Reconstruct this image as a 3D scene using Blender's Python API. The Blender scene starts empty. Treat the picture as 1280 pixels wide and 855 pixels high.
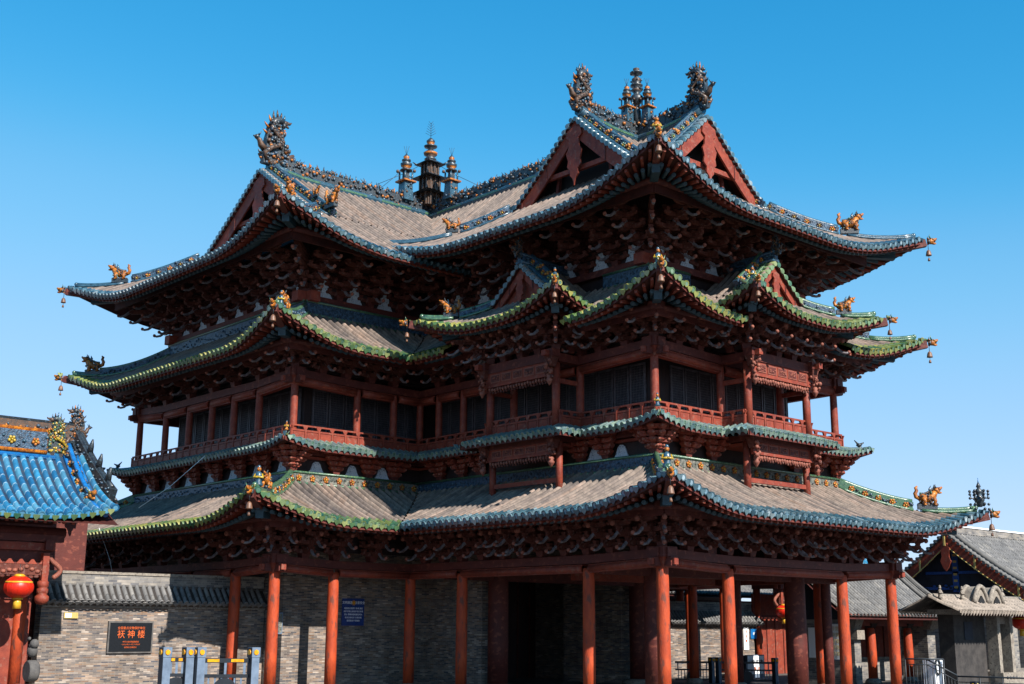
import bpy, math, random
from mathutils import Vector, Matrix
random.seed(7)
R = math.radians
sc = bpy.context.scene
COL = sc.collection

# ------------------------------------------------------------------ camera
CAM = Vector((-30.6175, -26.5801, 3.0709))
YAW, PITCH, ROLL, FPX = 0.835236, 0.225410, 0.00592, 1544.18
F = Vector((math.cos(PITCH)*math.cos(YAW), math.cos(PITCH)*math.sin(YAW), math.sin(PITCH)))
r_ = Vector((math.sin(YAW), -math.cos(YAW), 0)); u_ = r_.cross(F)
r2 = r_*math.cos(ROLL)+u_*math.sin(ROLL); u2 = -r_*math.sin(ROLL)+u_*math.cos(ROLL)
cam = bpy.data.objects.new('camera', bpy.data.cameras.new('camera')); COL.objects.link(cam)
cam.matrix_world = Matrix(((r2.x, u2.x, -F.x, CAM.x), (r2.y, u2.y, -F.y, CAM.y), (r2.z, u2.z, -F.z, CAM.z), (0, 0, 0, 1)))
cam.data.sensor_width = 36; cam.data.lens = FPX/1280*36; cam.data.clip_end = 3000; cam.data.clip_start = .5
sc.camera = cam

def ray_at(px, py, plane, c):
    """point where the sight line of a photo pixel meets the plane  n.x = c (plane in world metres)"""
    d = F + r2*((px-640)/FPX) - u2*((py-427.5)/FPX)
    n = Vector(plane); t = (c-CAM.dot(n))/d.dot(n)
    return CAM+d*t

# ------------------------------------------------------------------ light
SUN = Vector((-.06, -1.0, .775)).normalized()
el = math.asin(SUN.z)
w = bpy.data.worlds.new('World'); sc.world = w; w.use_nodes = True
nt = w.node_tree; bg = nt.nodes['Background']
sky = nt.nodes.new('ShaderNodeTexSky'); sky.sky_type = 'NISHITA'; sky.sun_disc = False
sky.sun_elevation = el; sky.sun_rotation = math.atan2(SUN.x, SUN.y); sky.altitude = 800
sky.air_density = 1.0; sky.dust_density = 0; sky.ozone_density = 3.0
hs = nt.nodes.new('ShaderNodeHueSaturation'); hs.inputs['Hue'].default_value = .49; hs.inputs['Saturation'].default_value = 1.15
nt.links.new(sky.outputs[0], hs.inputs['Color']); 
def vscale(src, f):
    n = nt.nodes.new('ShaderNodeVectorMath'); n.operation = 'SCALE'; n.inputs['Scale'].default_value = f; nt.links.new(src, n.inputs[0]); return n.outputs[0]
KS = .193; cv = nt.nodes.new('ShaderNodeRGBCurve'); cv.mapping.use_clip = False     # grades the clear sky: deep cyan overhead, pale at the horizon
for ci, pts in enumerate((((.13, .045), (.21, .19), (.37, .37), (1, .62)), ((.36, .40), (.53, .57), (.82, .69), (1, .74)), ((.72, .83), (.97, .96), (1, .97)))):
    cc = cv.mapping.curves[ci]
    for x, y in pts[:-1]: cc.points.new(x, y)
    cc.points[-1].location = pts[-1]
cv.mapping.update()
nt.links.new(vscale(hs.outputs[0], KS), cv.inputs['Color']); nt.links.new(vscale(cv.outputs[0], 1/KS), bg.inputs[0]); bg.inputs[1].default_value = .10
sun = bpy.data.objects.new('sun', bpy.data.lights.new('sun', 'SUN')); COL.objects.link(sun)
sun.data.energy = 5.0; sun.data.angle = R(.5); sun.data.color = (1, .94, .86)
sun.rotation_euler = SUN.to_track_quat('Z', 'Y').to_euler()
vs = sc.view_settings; vs.view_transform = 'Standard'; vs.look = 'None'; vs.gamma = 1; vs.exposure = .95

# ------------------------------------------------------------------ materials
def lin(c): return tuple(.66*((v/255)/12.92 if v/255 <= .04045 else ((v/255+.055)/1.055)**2.4) for v in c)
MATS = {}
def mat(name, col, col2=None, rough=.6, scale=6, bump=0., bscale=30, spec=.4, stretch=(1, 1, 1), contrast=(.35, .65), coat=0., col3=None):
    m = bpy.data.materials.new(name); m.use_nodes = True; t = m.node_tree; b = t.nodes['Principled BSDF']
    b.inputs['Roughness'].default_value = rough; b.inputs['Specular IOR Level'].default_value = spec
    b.inputs['Coat Weight'].default_value = coat; b.inputs['Coat Roughness'].default_value = .25
    tc = t.nodes.new('ShaderNodeTexCoord'); mp = t.nodes.new('ShaderNodeMapping'); mp.inputs['Scale'].default_value = stretch
    t.links.new(tc.outputs['Object'], mp.inputs[0])
    if col2:
        n = t.nodes.new('ShaderNodeTexNoise'); n.inputs['Scale'].default_value = scale; n.inputs['Detail'].default_value = 7; n.inputs['Roughness'].default_value = .65
        t.links.new(mp.outputs[0], n.inputs['Vector'])
        r = t.nodes.new('ShaderNodeValToRGB'); r.color_ramp.elements[0].position = contrast[0]; r.color_ramp.elements[1].position = contrast[1]
        r.color_ramp.elements[0].color = (*col, 1); r.color_ramp.elements[1].color = (*col2, 1)
        t.links.new(n.outputs['Fac'], r.inputs[0]); t.links.new(r.outputs[0], b.inputs['Base Color'])
        if col3:
            n3 = t.nodes.new('ShaderNodeTexNoise'); n3.inputs['Scale'].default_value = scale*2.7; n3.inputs['Detail'].default_value = 8
            t.links.new(mp.outputs[0], n3.inputs['Vector'])
            r3 = t.nodes.new('ShaderNodeValToRGB'); r3.color_ramp.elements[0].position = .56; r3.color_ramp.elements[1].position = .66
            mx = t.nodes.new('ShaderNodeMix'); mx.data_type = 'RGBA'; t.links.new(n3.outputs['Fac'], r3.inputs[0])
            t.links.new(r3.outputs[0], mx.inputs[0]); t.links.new(r.outputs[0], mx.inputs[6]); mx.inputs[7].default_value = (*col3, 1)
            t.links.new(mx.outputs[2], b.inputs['Base Color'])
    else: b.inputs['Base Color'].default_value = (*col, 1)
    if bump:
        n2 = t.nodes.new('ShaderNodeTexNoise'); n2.inputs['Scale'].default_value = bscale; n2.inputs['Detail'].default_value = 5
        t.links.new(mp.outputs[0], n2.inputs['Vector'])
        bp = t.nodes.new('ShaderNodeBump'); bp.inputs['Strength'].default_value = bump; bp.inputs['Distance'].default_value = .03
        t.links.new(n2.outputs['Fac'], bp.inputs['Height']); t.links.new(bp.outputs[0], b.inputs['Normal'])
    MATS[name] = m
    return m

def tile_mat(name, cols, rough=.5, coat=0., tile=.34, joint=.45, jcol=None, stain=.6, rowmix=.3):
    """roof tiles laid in rows: u counts rows, v runs in metres down the row; every tile has its own tone"""
    m = bpy.data.materials.new(name); m.use_nodes = True; t = m.node_tree; b = t.nodes['Principled BSDF']
    b.inputs['Roughness'].default_value = rough; b.inputs['Coat Weight'].default_value = coat; b.inputs['Coat Roughness'].default_value = .2
    uv = t.nodes.new('ShaderNodeUVMap'); uv.uv_map = 'rows'
    sp = t.nodes.new('ShaderNodeSeparateXYZ'); t.links.new(uv.outputs[0], sp.inputs[0])
    def math_(op, a, bb=None):
        n = t.nodes.new('ShaderNodeMath'); n.operation = op
        for i, v in enumerate((a, bb)):
            if v is None: continue
            if isinstance(v, (int, float)): n.inputs[i].default_value = v
            else: t.links.new(v, n.inputs[i])
        return n.outputs[0]
    fu = math_('FLOOR', sp.outputs[0]); vv = math_('DIVIDE', sp.outputs[1], tile); fv = math_('FLOOR', vv); fr = math_('FRACT', vv)
    cb = t.nodes.new('ShaderNodeCombineXYZ'); t.links.new(fu, cb.inputs[0]); t.links.new(fv, cb.inputs[1])
    wn = t.nodes.new('ShaderNodeTexWhiteNoise'); wn.noise_dimensions = '2D'; t.links.new(cb.outputs[0], wn.inputs['Vector'])
    r = t.nodes.new('ShaderNodeValToRGB'); el_ = r.color_ramp.elements
    while len(el_) < len(cols): el_.new(.5)
    for i, c in enumerate(cols): el_[i].position = i/(len(cols)-1); el_[i].color = (*c, 1)
    wr = t.nodes.new('ShaderNodeTexWhiteNoise'); wr.noise_dimensions = '1D'; t.links.new(math_('ADD', fu, .37), wr.inputs['W'])
    t.links.new(math_('ADD', math_('MULTIPLY', wn.outputs['Value'], 1-rowmix), math_('MULTIPLY', wr.outputs['Value'], rowmix)), r.inputs[0])
    tc = t.nodes.new('ShaderNodeTexCoord'); n = t.nodes.new('ShaderNodeTexNoise'); n.inputs['Scale'].default_value = 3; n.inputs['Detail'].default_value = 9; n.inputs['Roughness'].default_value = .7
    t.links.new(tc.outputs['Object'], n.inputs['Vector'])
    mr = t.nodes.new('ShaderNodeMapRange'); mr.inputs[1].default_value = .3; mr.inputs[2].default_value = .7; mr.inputs[3].default_value = stain; mr.inputs[4].default_value = 1.25
    mpp = t.nodes.new('ShaderNodeMapping'); mpp.inputs['Scale'].default_value = (1.3, 1.3, .5); t.links.new(tc.outputs['Object'], mpp.inputs[0]); t.links.new(mpp.outputs[0], n.inputs['Vector'])
    t.links.new(n.outputs['Fac'], mr.inputs[0])
    jj = math_('LESS_THAN', fr, .1); jm = math_('MULTIPLY', jj, joint)
    mx = t.nodes.new('ShaderNodeMix'); mx.data_type = 'RGBA'; mx.blend_type = 'MULTIPLY'; mx.inputs[0].default_value = 1
    t.links.new(r.outputs[0], mx.inputs[6]); t.links.new(mr.outputs[0], mx.inputs[7])
    m2 = t.nodes.new('ShaderNodeMix'); m2.data_type = 'RGBA'; t.links.new(jm, m2.inputs[0]); t.links.new(mx.outputs[2], m2.inputs[6]); m2.inputs[7].default_value = (*(jcol or (.02, .02, .02)), 1)
    t.links.new(m2.outputs[2], b.inputs['Base Color'])
    bp = t.nodes.new('ShaderNodeBump'); bp.inputs['Strength'].default_value = .25; bp.inputs['Distance'].default_value = .012
    t.links.new(fr, bp.inputs['Height']); t.links.new(bp.outputs[0], b.inputs['Normal'])
    MATS[name] = m; return m

def brick_mat(name, cols, mortar, bw=.27, bh=.058, rough=.9):
    m = bpy.data.materials.new(name); m.use_nodes = True; t = m.node_tree; b = t.nodes['Principled BSDF']; b.inputs['Roughness'].default_value = rough
    b.inputs['Specular IOR Level'].default_value = .2
    tc = t.nodes.new('ShaderNodeTexCoord'); sp = t.nodes.new('ShaderNodeSeparateXYZ'); t.links.new(tc.outputs['Object'], sp.inputs[0])
    ad = t.nodes.new('ShaderNodeMath'); ad.operation = 'ADD'; t.links.new(sp.outputs[0], ad.inputs[0]); t.links.new(sp.outputs[1], ad.inputs[1])
    cb = t.nodes.new('ShaderNodeCombineXYZ'); t.links.new(ad.outputs[0], cb.inputs[0]); t.links.new(sp.outputs[2], cb.inputs[1])
    br = t.nodes.new('ShaderNodeTexBrick'); br.offset = .5; br.inputs['Scale'].default_value = 1; br.inputs['Brick Width'].default_value = bw; br.inputs['Row Height'].default_value = bh
    br.inputs['Mortar Size'].default_value = .006; br.inputs['Mortar Smooth'].default_value = .3; br.inputs['Color1'].default_value = (0, 0, 0, 1); br.inputs['Color2'].default_value = (1, 1, 1, 1)
    br.inputs['Mortar'].default_value = (.5, .5, .5, 1)
    t.links.new(cb.outputs[0], br.inputs['Vector'])
    r = t.nodes.new('ShaderNodeValToRGB'); e = r.color_ramp.elements
    while len(e) < len(cols): e.new(.5)
    for i, c in enumerate(cols): e[i].position = i/(len(cols)-1); e[i].color = (*c, 1)
    t.links.new(br.outputs['Color'], r.inputs[0])
    n = t.nodes.new('ShaderNodeTexNoise'); n.inputs['Scale'].default_value = 1.3; n.inputs['Detail'].default_value = 8; n.inputs['Roughness'].default_value = .7; t.links.new(tc.outputs['Object'], n.inputs['Vector'])
    mr = t.nodes.new('ShaderNodeMapRange'); mr.inputs[1].default_value = .3; mr.inputs[2].default_value = .7; mr.inputs[3].default_value = .42; mr.inputs[4].default_value = 1.35; t.links.new(n.outputs['Fac'], mr.inputs[0])
    mx = t.nodes.new('ShaderNodeMix'); mx.data_type = 'RGBA'; mx.blend_type = 'MULTIPLY'; mx.inputs[0].default_value = 1; t.links.new(r.outputs[0], mx.inputs[6]); t.links.new(mr.outputs[0], mx.inputs[7])
    m2 = t.nodes.new('ShaderNodeMix'); m2.data_type = 'RGBA'; t.links.new(br.outputs['Fac'], m2.inputs[0]); t.links.new(mx.outputs[2], m2.inputs[6]); m2.inputs[7].default_value = (*mortar, 1)
    t.links.new(m2.outputs[2], b.inputs['Base Color'])
    bp = t.nodes.new('ShaderNodeBump'); bp.inputs['Strength'].default_value = .6; bp.inputs['Distance'].default_value = .012; bp.invert = True
    t.links.new(br.outputs['Fac'], bp.inputs['Height']); t.links.new(bp.outputs[0], b.inputs['Normal'])
    MATS[name] = m; return m

mat('red', lin((164, 74, 52)), lin((128, 54, 42)), .6, 4, .35, 40, .3, (.7, .7, .7), (.35, .65), col3=lin((150, 92, 76)))
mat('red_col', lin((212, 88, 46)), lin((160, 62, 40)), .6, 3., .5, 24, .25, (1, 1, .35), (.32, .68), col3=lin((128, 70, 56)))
mat('red_dk', lin((112, 52, 44)), lin((86, 40, 36)), .6, 3, .3, 40, .3, (.6, .6, .8), (.3, .7), col3=lin((136, 72, 58)))
mat('bracket', lin((126, 70, 58)), lin((84, 44, 38)), .75, 4, .4, 25, .2, (1, 1, 1), (.35, .65), col3=lin((128, 92, 84)))
mat('knob', lin((172, 104, 84)), lin((132, 76, 64)), .6, 8, .3, 30, .3)
mat('beak', lin((150, 144, 150)), lin((104, 92, 94)), .5, 8, .3, 30, .4)
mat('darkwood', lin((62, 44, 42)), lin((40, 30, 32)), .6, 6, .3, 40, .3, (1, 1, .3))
mat('lattice', lin((112, 108, 114)), lin((84, 78, 82)), .55, 6, .2, 40)
mat('screen', lin((52, 54, 64)), None, .8)
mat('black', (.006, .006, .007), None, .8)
mat('soffit', lin((92, 44, 38)), lin((60, 32, 30)), .7, 3, .3, 30, .2)
mat('rafter_blue', lin((56, 88, 100)), lin((38, 62, 76)), .5, 6, .2, 30)
mat('plaster', lin((236, 244, 252)), lin((196, 210, 226)), .8, 5, .2, 20, col3=lin((120, 134, 152)))
mat('g_blue', lin((70, 108, 128)), lin((38, 72, 92)), .3, 7, .3, 40, .5, coat=.4, col3=lin((40, 60, 66)))
mat('g_bright', lin((36, 130, 206)), lin((20, 96, 160)), .3, 7, .2, 40, .5, coat=.4)
mat('g_green', lin((82, 124, 96)), lin((48, 86, 68)), .3, 7, .3, 40, .5, coat=.4, col3=lin((120, 146, 90)))
mat('g_orange', lin((222, 136, 34)), lin((150, 80, 26)), .5, 7, .6, 26, .4, (1, 1, 1), (.38, .6), coat=.12, col3=lin((60, 52, 44)))
mat('g_yellow', lin((206, 176, 46)), lin((170, 130, 34)), .35, 6, .3, 30, .5, coat=.3)
mat('g_dark', lin((50, 60, 68)), lin((26, 32, 38)), .5, 6, .4, 30, .5, coat=.3, col3=lin((70, 96, 110)))
mat('g_brown', lin((112, 78, 52)), lin((60, 48, 42)), .55, 6, .4, 30, .4, coat=.2, col3=lin((60, 74, 80)))
mat('carve', lin((70, 104, 132)), lin((30, 50, 70)), .45, 9, 1.0, 22, .4, contrast=(.42, .58), coat=.2, col3=lin((26, 34, 44)))
mat('carve_grey', lin((140, 138, 128)), lin((72, 76, 72)), .6, 9, 1.0, 22, .4, contrast=(.42, .58), col3=lin((96, 120, 106)))
mat('stone', lin((176, 166, 152)), lin((140, 130, 120)), .85, 5, .4, 40, .2, col3=lin((110, 104, 98)))
mat('greystone', lin((120, 116, 112)), lin((86, 84, 84)), .85, 3, .4, 30, .2)
mat('bell', lin((150, 106, 78)), lin((96, 66, 52)), .5, 9, .2, 30, .5)
mat('iron', lin((48, 54, 60)), None, .5)
mat('steel', lin((128, 146, 168)), lin((104, 120, 140)), .35, 5, .05, 30, .5)
mat('fencepaint_and_shade', lin((44, 50, 58)), lin((34, 38, 44)), .4, 5)
mat('reflector', lin((250, 190, 30)), lin((230, 140, 20)), .3, 12)
mat('silk', lin((236, 52, 22)), lin((210, 30, 16)), .4, 14, .1, 40, .4, (1, 1, 4))
mat('gold', lin((246, 196, 60)), lin((226, 160, 40)), .35, 9)
mat('signblue', lin((16, 66, 150)), lin((12, 52, 124)), .35, 6)
mat('white', (.8, .82, .84), None, .5)
mat('granite_black', lin((20, 22, 26)), lin((30, 32, 36)), .25, 20)
mat('gilt', lin((236, 110, 50)), None, .4)
mat('ochre', lin((222, 196, 120)), lin((206, 176, 100)), .5, 8)
mat('mural', lin((50, 58, 74)), lin((36, 40, 50)), .8, 2, .2, 30)
mat('paintblue', lin((48, 104, 190)), lin((34, 78, 150)), .6, 14)
mat('stele', lin((84, 80, 78)), lin((60, 58, 58)), .85, 3, .4, 30, .2)  # greystone darkened: shade under the shelter roof put into the colour
mat('paving', lin((104, 100, 96)), lin((84, 82, 80)), .9, 1.2, .2, 20)
tile_mat('t_grey', [lin((104, 94, 90)), lin((128, 114, 106)), lin((148, 132, 120)), lin((166, 144, 130)), lin((150, 124, 106))], .85, joint=.2, stain=.42, rowmix=.68)
tile_mat('t_pan', [lin((40, 36, 35)), lin((56, 50, 47)), lin((48, 43, 40))], .9)  # pans darkened: shade in the gaps between barrels put into the colour
tile_mat('t_stone', [lin((170, 156, 142)), lin((190, 174, 158)), lin((150, 138, 126))], .9)
tile_mat('t_plain', [lin((96, 96, 98)), lin((140, 138, 136)), lin((116, 116, 116)), lin((158, 154, 148))], .85)
tile_mat('t_blue', [lin((66, 104, 120)), lin((42, 76, 92)), lin((106, 136, 146)), lin((52, 90, 104)), lin((168, 182, 186))], .22, .8)
tile_mat('t_green', [lin((66, 120, 90)), lin((124, 138, 78)), lin((52, 106, 84)), lin((176, 184, 120)), lin((90, 142, 108))], .25, .5)
tile_mat('t_yg', [lin((148, 150, 74)), lin((84, 128, 76)), lin((178, 172, 96)), lin((62, 106, 72)), lin((130, 146, 92))], .25, .5)
tile_mat('t_pale', [lin((104, 138, 136)), lin((150, 172, 154)), lin((84, 118, 124)), lin((130, 150, 150)), lin((110, 142, 116))], .35, .3)
tile_mat('t_bright', [lin((34, 118, 164)), lin((56, 144, 188)), lin((28, 98, 144)), lin((92, 160, 190)), lin((40, 110, 140))], .38, .25, joint=.6, jcol=lin((176, 208, 224)))
tile_mat('t_pan_blue', [lin((18, 44, 70)), lin((26, 60, 90))], .6)  # blue pans, gap shade painted in as well
tile_mat('te_blue', [lin((150, 186, 204)), lin((112, 150, 172)), lin((196, 214, 222))], .22, .8)  # te_ glazes: paler end discs, bright highlights painted into the colour
tile_mat('te_green', [lin((120, 152, 128)), lin((86, 124, 108)), lin((150, 172, 140))], .25, .5)
tile_mat('te_bright', [lin((80, 160, 206)), lin((120, 180, 210))], .3, .4)
brick_mat('brick', [lin((84, 86, 94)), lin((140, 128, 120)), lin((176, 152, 132)), lin((112, 106, 104)), lin((200, 184, 170)), lin((150, 120, 98)), lin((92, 94, 102)), lin((160, 146, 136)), lin((120, 112, 108))], lin((160, 150, 140)))
brick_mat('brick_big', [lin((108, 108, 112)), lin((146, 142, 138)), lin((168, 160, 150)), lin((120, 118, 118))], lin((170, 162, 152)), .34, .09)
M_ = MATS

# ------------------------------------------------------------------ mesh builder
class MB:
    def __init__(s): s.v = []; s.f = []; s.m = []; s.uv = []; s.names = []; s.sm = []
    def mi(s, n):
        if n not in s.names: s.names.append(n)
        return s.names.index(n)
    def face(s, idx, m, uv=None, smooth=False): s.f.append(idx); s.m.append(s.mi(m)); s.uv.append(uv); s.sm.append(smooth)
    def add(s, pts): n = len(s.v); s.v.extend(Vector(p) for p in pts); return n
    def hexa(s, p, m):
        """8 points: bottom 4 (ccw), top 4"""
        n = s.add(p)
        for q in ((3, 2, 1, 0), (4, 5, 6, 7), (0, 1, 5, 4), (1, 2, 6, 5), (2, 3, 7, 6), (3, 0, 4, 7)): s.face([n+i for i in q], m)
    def box(s, c, size, m, ax=None, bev=0):
        X, Y, Z = ax or (Vector((1, 0, 0)), Vector((0, 1, 0)), Vector((0, 0, 1)))
        c = Vector(c); hx, hy, hz = (v/2 for v in size)
        s.hexa([c+X*a*hx+Y*b*hy+Z*z*hz for z in (-1, 1) for a, b in ((-1, -1), (1, -1), (1, 1), (-1, 1))], m)
    def taper(s, c, a, b, h, m, ax=None):
        """frustum block: bottom size a, top size b (2-vectors), base centre c"""
        X, Y, Z = ax or (Vector((1, 0, 0)), Vector((0, 1, 0)), Vector((0, 0, 1))); c = Vector(c)
        s.hexa([c+X*i*a[0]/2+Y*j*a[1]/2 for i, j in ((-1, -1), (1, -1), (1, 1), (-1, 1))]+[c+Z*h+X*i*b[0]/2+Y*j*b[1]/2 for i, j in ((-1, -1), (1, -1), (1, 1), (-1, 1))], m)
    def beam(s, p, q, wd, h, m, up=Vector((0, 0, 1))):
        p = Vector(p); q = Vector(q); d = (q-p).normalized(); sd = d.cross(up).normalized(); uu = sd.cross(d)
        s.hexa([p-sd*wd/2-uu*h/2, p+sd*wd/2-uu*h/2, q+sd*wd/2-uu*h/2, q-sd*wd/2-uu*h/2, p-sd*wd/2+uu*h/2, p+sd*wd/2+uu*h/2, q+sd*wd/2+uu*h/2, q-sd*wd/2+uu*h/2], m)
    def tube(s, pts, rad, m, seg=8, cap=True, mend=None, smooth=True):
        pts = [Vector(p) for p in pts]; n = len(pts); base = len(s.v)
        if isinstance(rad, (int, float)): rad = [rad]*n
        ref = None
        for i, p in enumerate(pts):
            d = (pts[min(i+1, n-1)]-pts[max(i-1, 0)]).normalized()
            if ref is None:
                ref = Vector((0, 0, 1)) if abs(d.z) < .9 else Vector((1, 0, 0))
            a = d.cross(ref).normalized(); ref = a.cross(d).normalized()
            for k in range(seg):
                t = 2*math.pi*k/seg; s.v.append(p+(a*math.cos(t)+ref*math.sin(t))*rad[i])
        for i in range(n-1):
            for k in range(seg):
                k2 = (k+1) % seg
                s.face([base+i*seg+k, base+i*seg+k2, base+(i+1)*seg+k2, base+(i+1)*seg+k], m, smooth=smooth)
        if cap:
            s.face([base+k for k in range(seg)][::-1], m); s.face([base+(n-1)*seg+k for k in range(seg)], mend or m)
    def lathe(s, c, prof, m, seg=14, smooth=True, ax=None):
        """prof: list of (radius, z)"""
        X, Y, Z = ax or (Vector((1, 0, 0)), Vector((0, 1, 0)), Vector((0, 0, 1))); c = Vector(c); base = len(s.v)
        for rr, z in prof:
            for k in range(seg):
                t = 2*math.pi*k/seg; s.v.append(c+Z*z+(X*math.cos(t)+Y*math.sin(t))*max(rr, .0005))
        for i in range(len(prof)-1):
            for k in range(seg):
                k2 = (k+1) % seg
                mm = m if isinstance(m, str) else m[i % len(m)]
                s.face([base+i*seg+k, base+i*seg+k2, base+(i+1)*seg+k2, base+(i+1)*seg+k], mm, smooth=smooth)
        mm = m if isinstance(m, str) else m[0]
        s.face([base+k for k in range(seg)][::-1], mm); s.face([base+(len(prof)-1)*seg+k for k in range(seg)], mm)
    def blob(s, c, r, m, seg=6, rings=4, ax=None):
        if isinstance(r, (int, float)): r = (r, r, r)
        X, Y, Z = ax or (Vector((1, 0, 0)), Vector((0, 1, 0)), Vector((0, 0, 1))); c = Vector(c); base = len(s.v)
        s.v.append(c-Z*r[2])
        for i in range(1, rings):
            ph = math.pi*i/rings
            for k in range(seg):
                t = 2*math.pi*k/seg; s.v.append(c-Z*r[2]*math.cos(ph)+(X*r[0]*math.cos(t)+Y*r[1]*math.sin(t))*math.sin(ph))
        s.v.append(c+Z*r[2]); top = len(s.v)-1
        for k in range(seg):
            k2 = (k+1) % seg; s.face([base, base+1+k2, base+1+k], m, smooth=True); s.face([top, base+1+(rings-2)*seg+k, base+1+(rings-2)*seg+k2], m, smooth=True)
            for i in range(rings-2): s.face([base+1+i*seg+k, base+1+i*seg+k2, base+1+(i+1)*seg+k2, base+1+(i+1)*seg+k], m, smooth=True)
    def prism(s, poly, th, m, o, X, Z, medge=None):
        """flat outline poly (x,z) in plane X,Z at o, thickness th centred along X x Z"""
        o = Vector(o); N = X.cross(Z).normalized(); n = len(poly)
        b = s.add([o+X*x+Z*z-N*th/2 for x, z in poly]+[o+X*x+Z*z+N*th/2 for x, z in poly])
        s.face([b+i for i in range(n)], m); s.face([b+n+i for i in range(n)][::-1], m)
        for i in range(n):
            j = (i+1) % n; s.face([b+i, b+n+i, b+n+j, b+j], medge or m)
    def slab(s, poly, z0, z1, m):
        n = len(poly); b = s.add([(x, y, z0) for x, y in poly]+[(x, y, z1) for x, y in poly])
        s.face([b+i for i in range(n)][::-1], m); s.face([b+n+i for i in range(n)], m)
        for i in range(n): j = (i+1) % n; s.face([b+i, b+j, b+n+j, b+n+i], m)
    def build(s, name, parent=None, loc=None, **tags):
        if not s.f: return None
        me = bpy.data.meshes.new(name); me.from_pydata([tuple(v) for v in s.v], [], s.f)
        for n in s.names: me.materials.append(M_[n])
        me.polygons.foreach_set('material_index', s.m); me.polygons.foreach_set('use_smooth', s.sm)
        if any(u is not None for u in s.uv):
            ul = me.uv_layers.new(name='rows'); data = []
            for f, u in zip(s.f, s.uv): data.extend(sum(([a, b] for a, b in (u or [(0.5, .2)]*len(f))), []))
            ul.data.foreach_set('uv', data)
        me.validate(); me.update()
        o = bpy.data.objects.new(name, me); COL.objects.link(o)
        if parent: o.parent = parent
        if loc is not None: o.location = loc
        for k, v in tags.items(): o[k] = v
        return o
def empty(name, loc=(0, 0, 0), **tags):
    o = bpy.data.objects.new(name, None); COL.objects.link(o); o.location = loc
    for k, v in tags.items(): o[k] = v
    return o
def setm(o, label=None, cat=None, group=None, kind=None):
    for k, v in (('label', label), ('category', cat), ('group', group), ('kind', kind)):
        if v: o[k] = v
    return o
def inst(src, parent, loc, rz=0, name=None, scale=None):
    o = bpy.data.objects.new(name or src.name.split('.')[0], src.data); COL.objects.link(o)
    o.parent = parent; o.location = loc; o.rotation_euler = (0, 0, rz)
    if scale: o.scale = scale
    return o
X0, Y0, Z0 = Vector((1, 0, 0)), Vector((0, 1, 0)), Vector((0, 0, 1))
def V(*a): return Vector(a)

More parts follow.
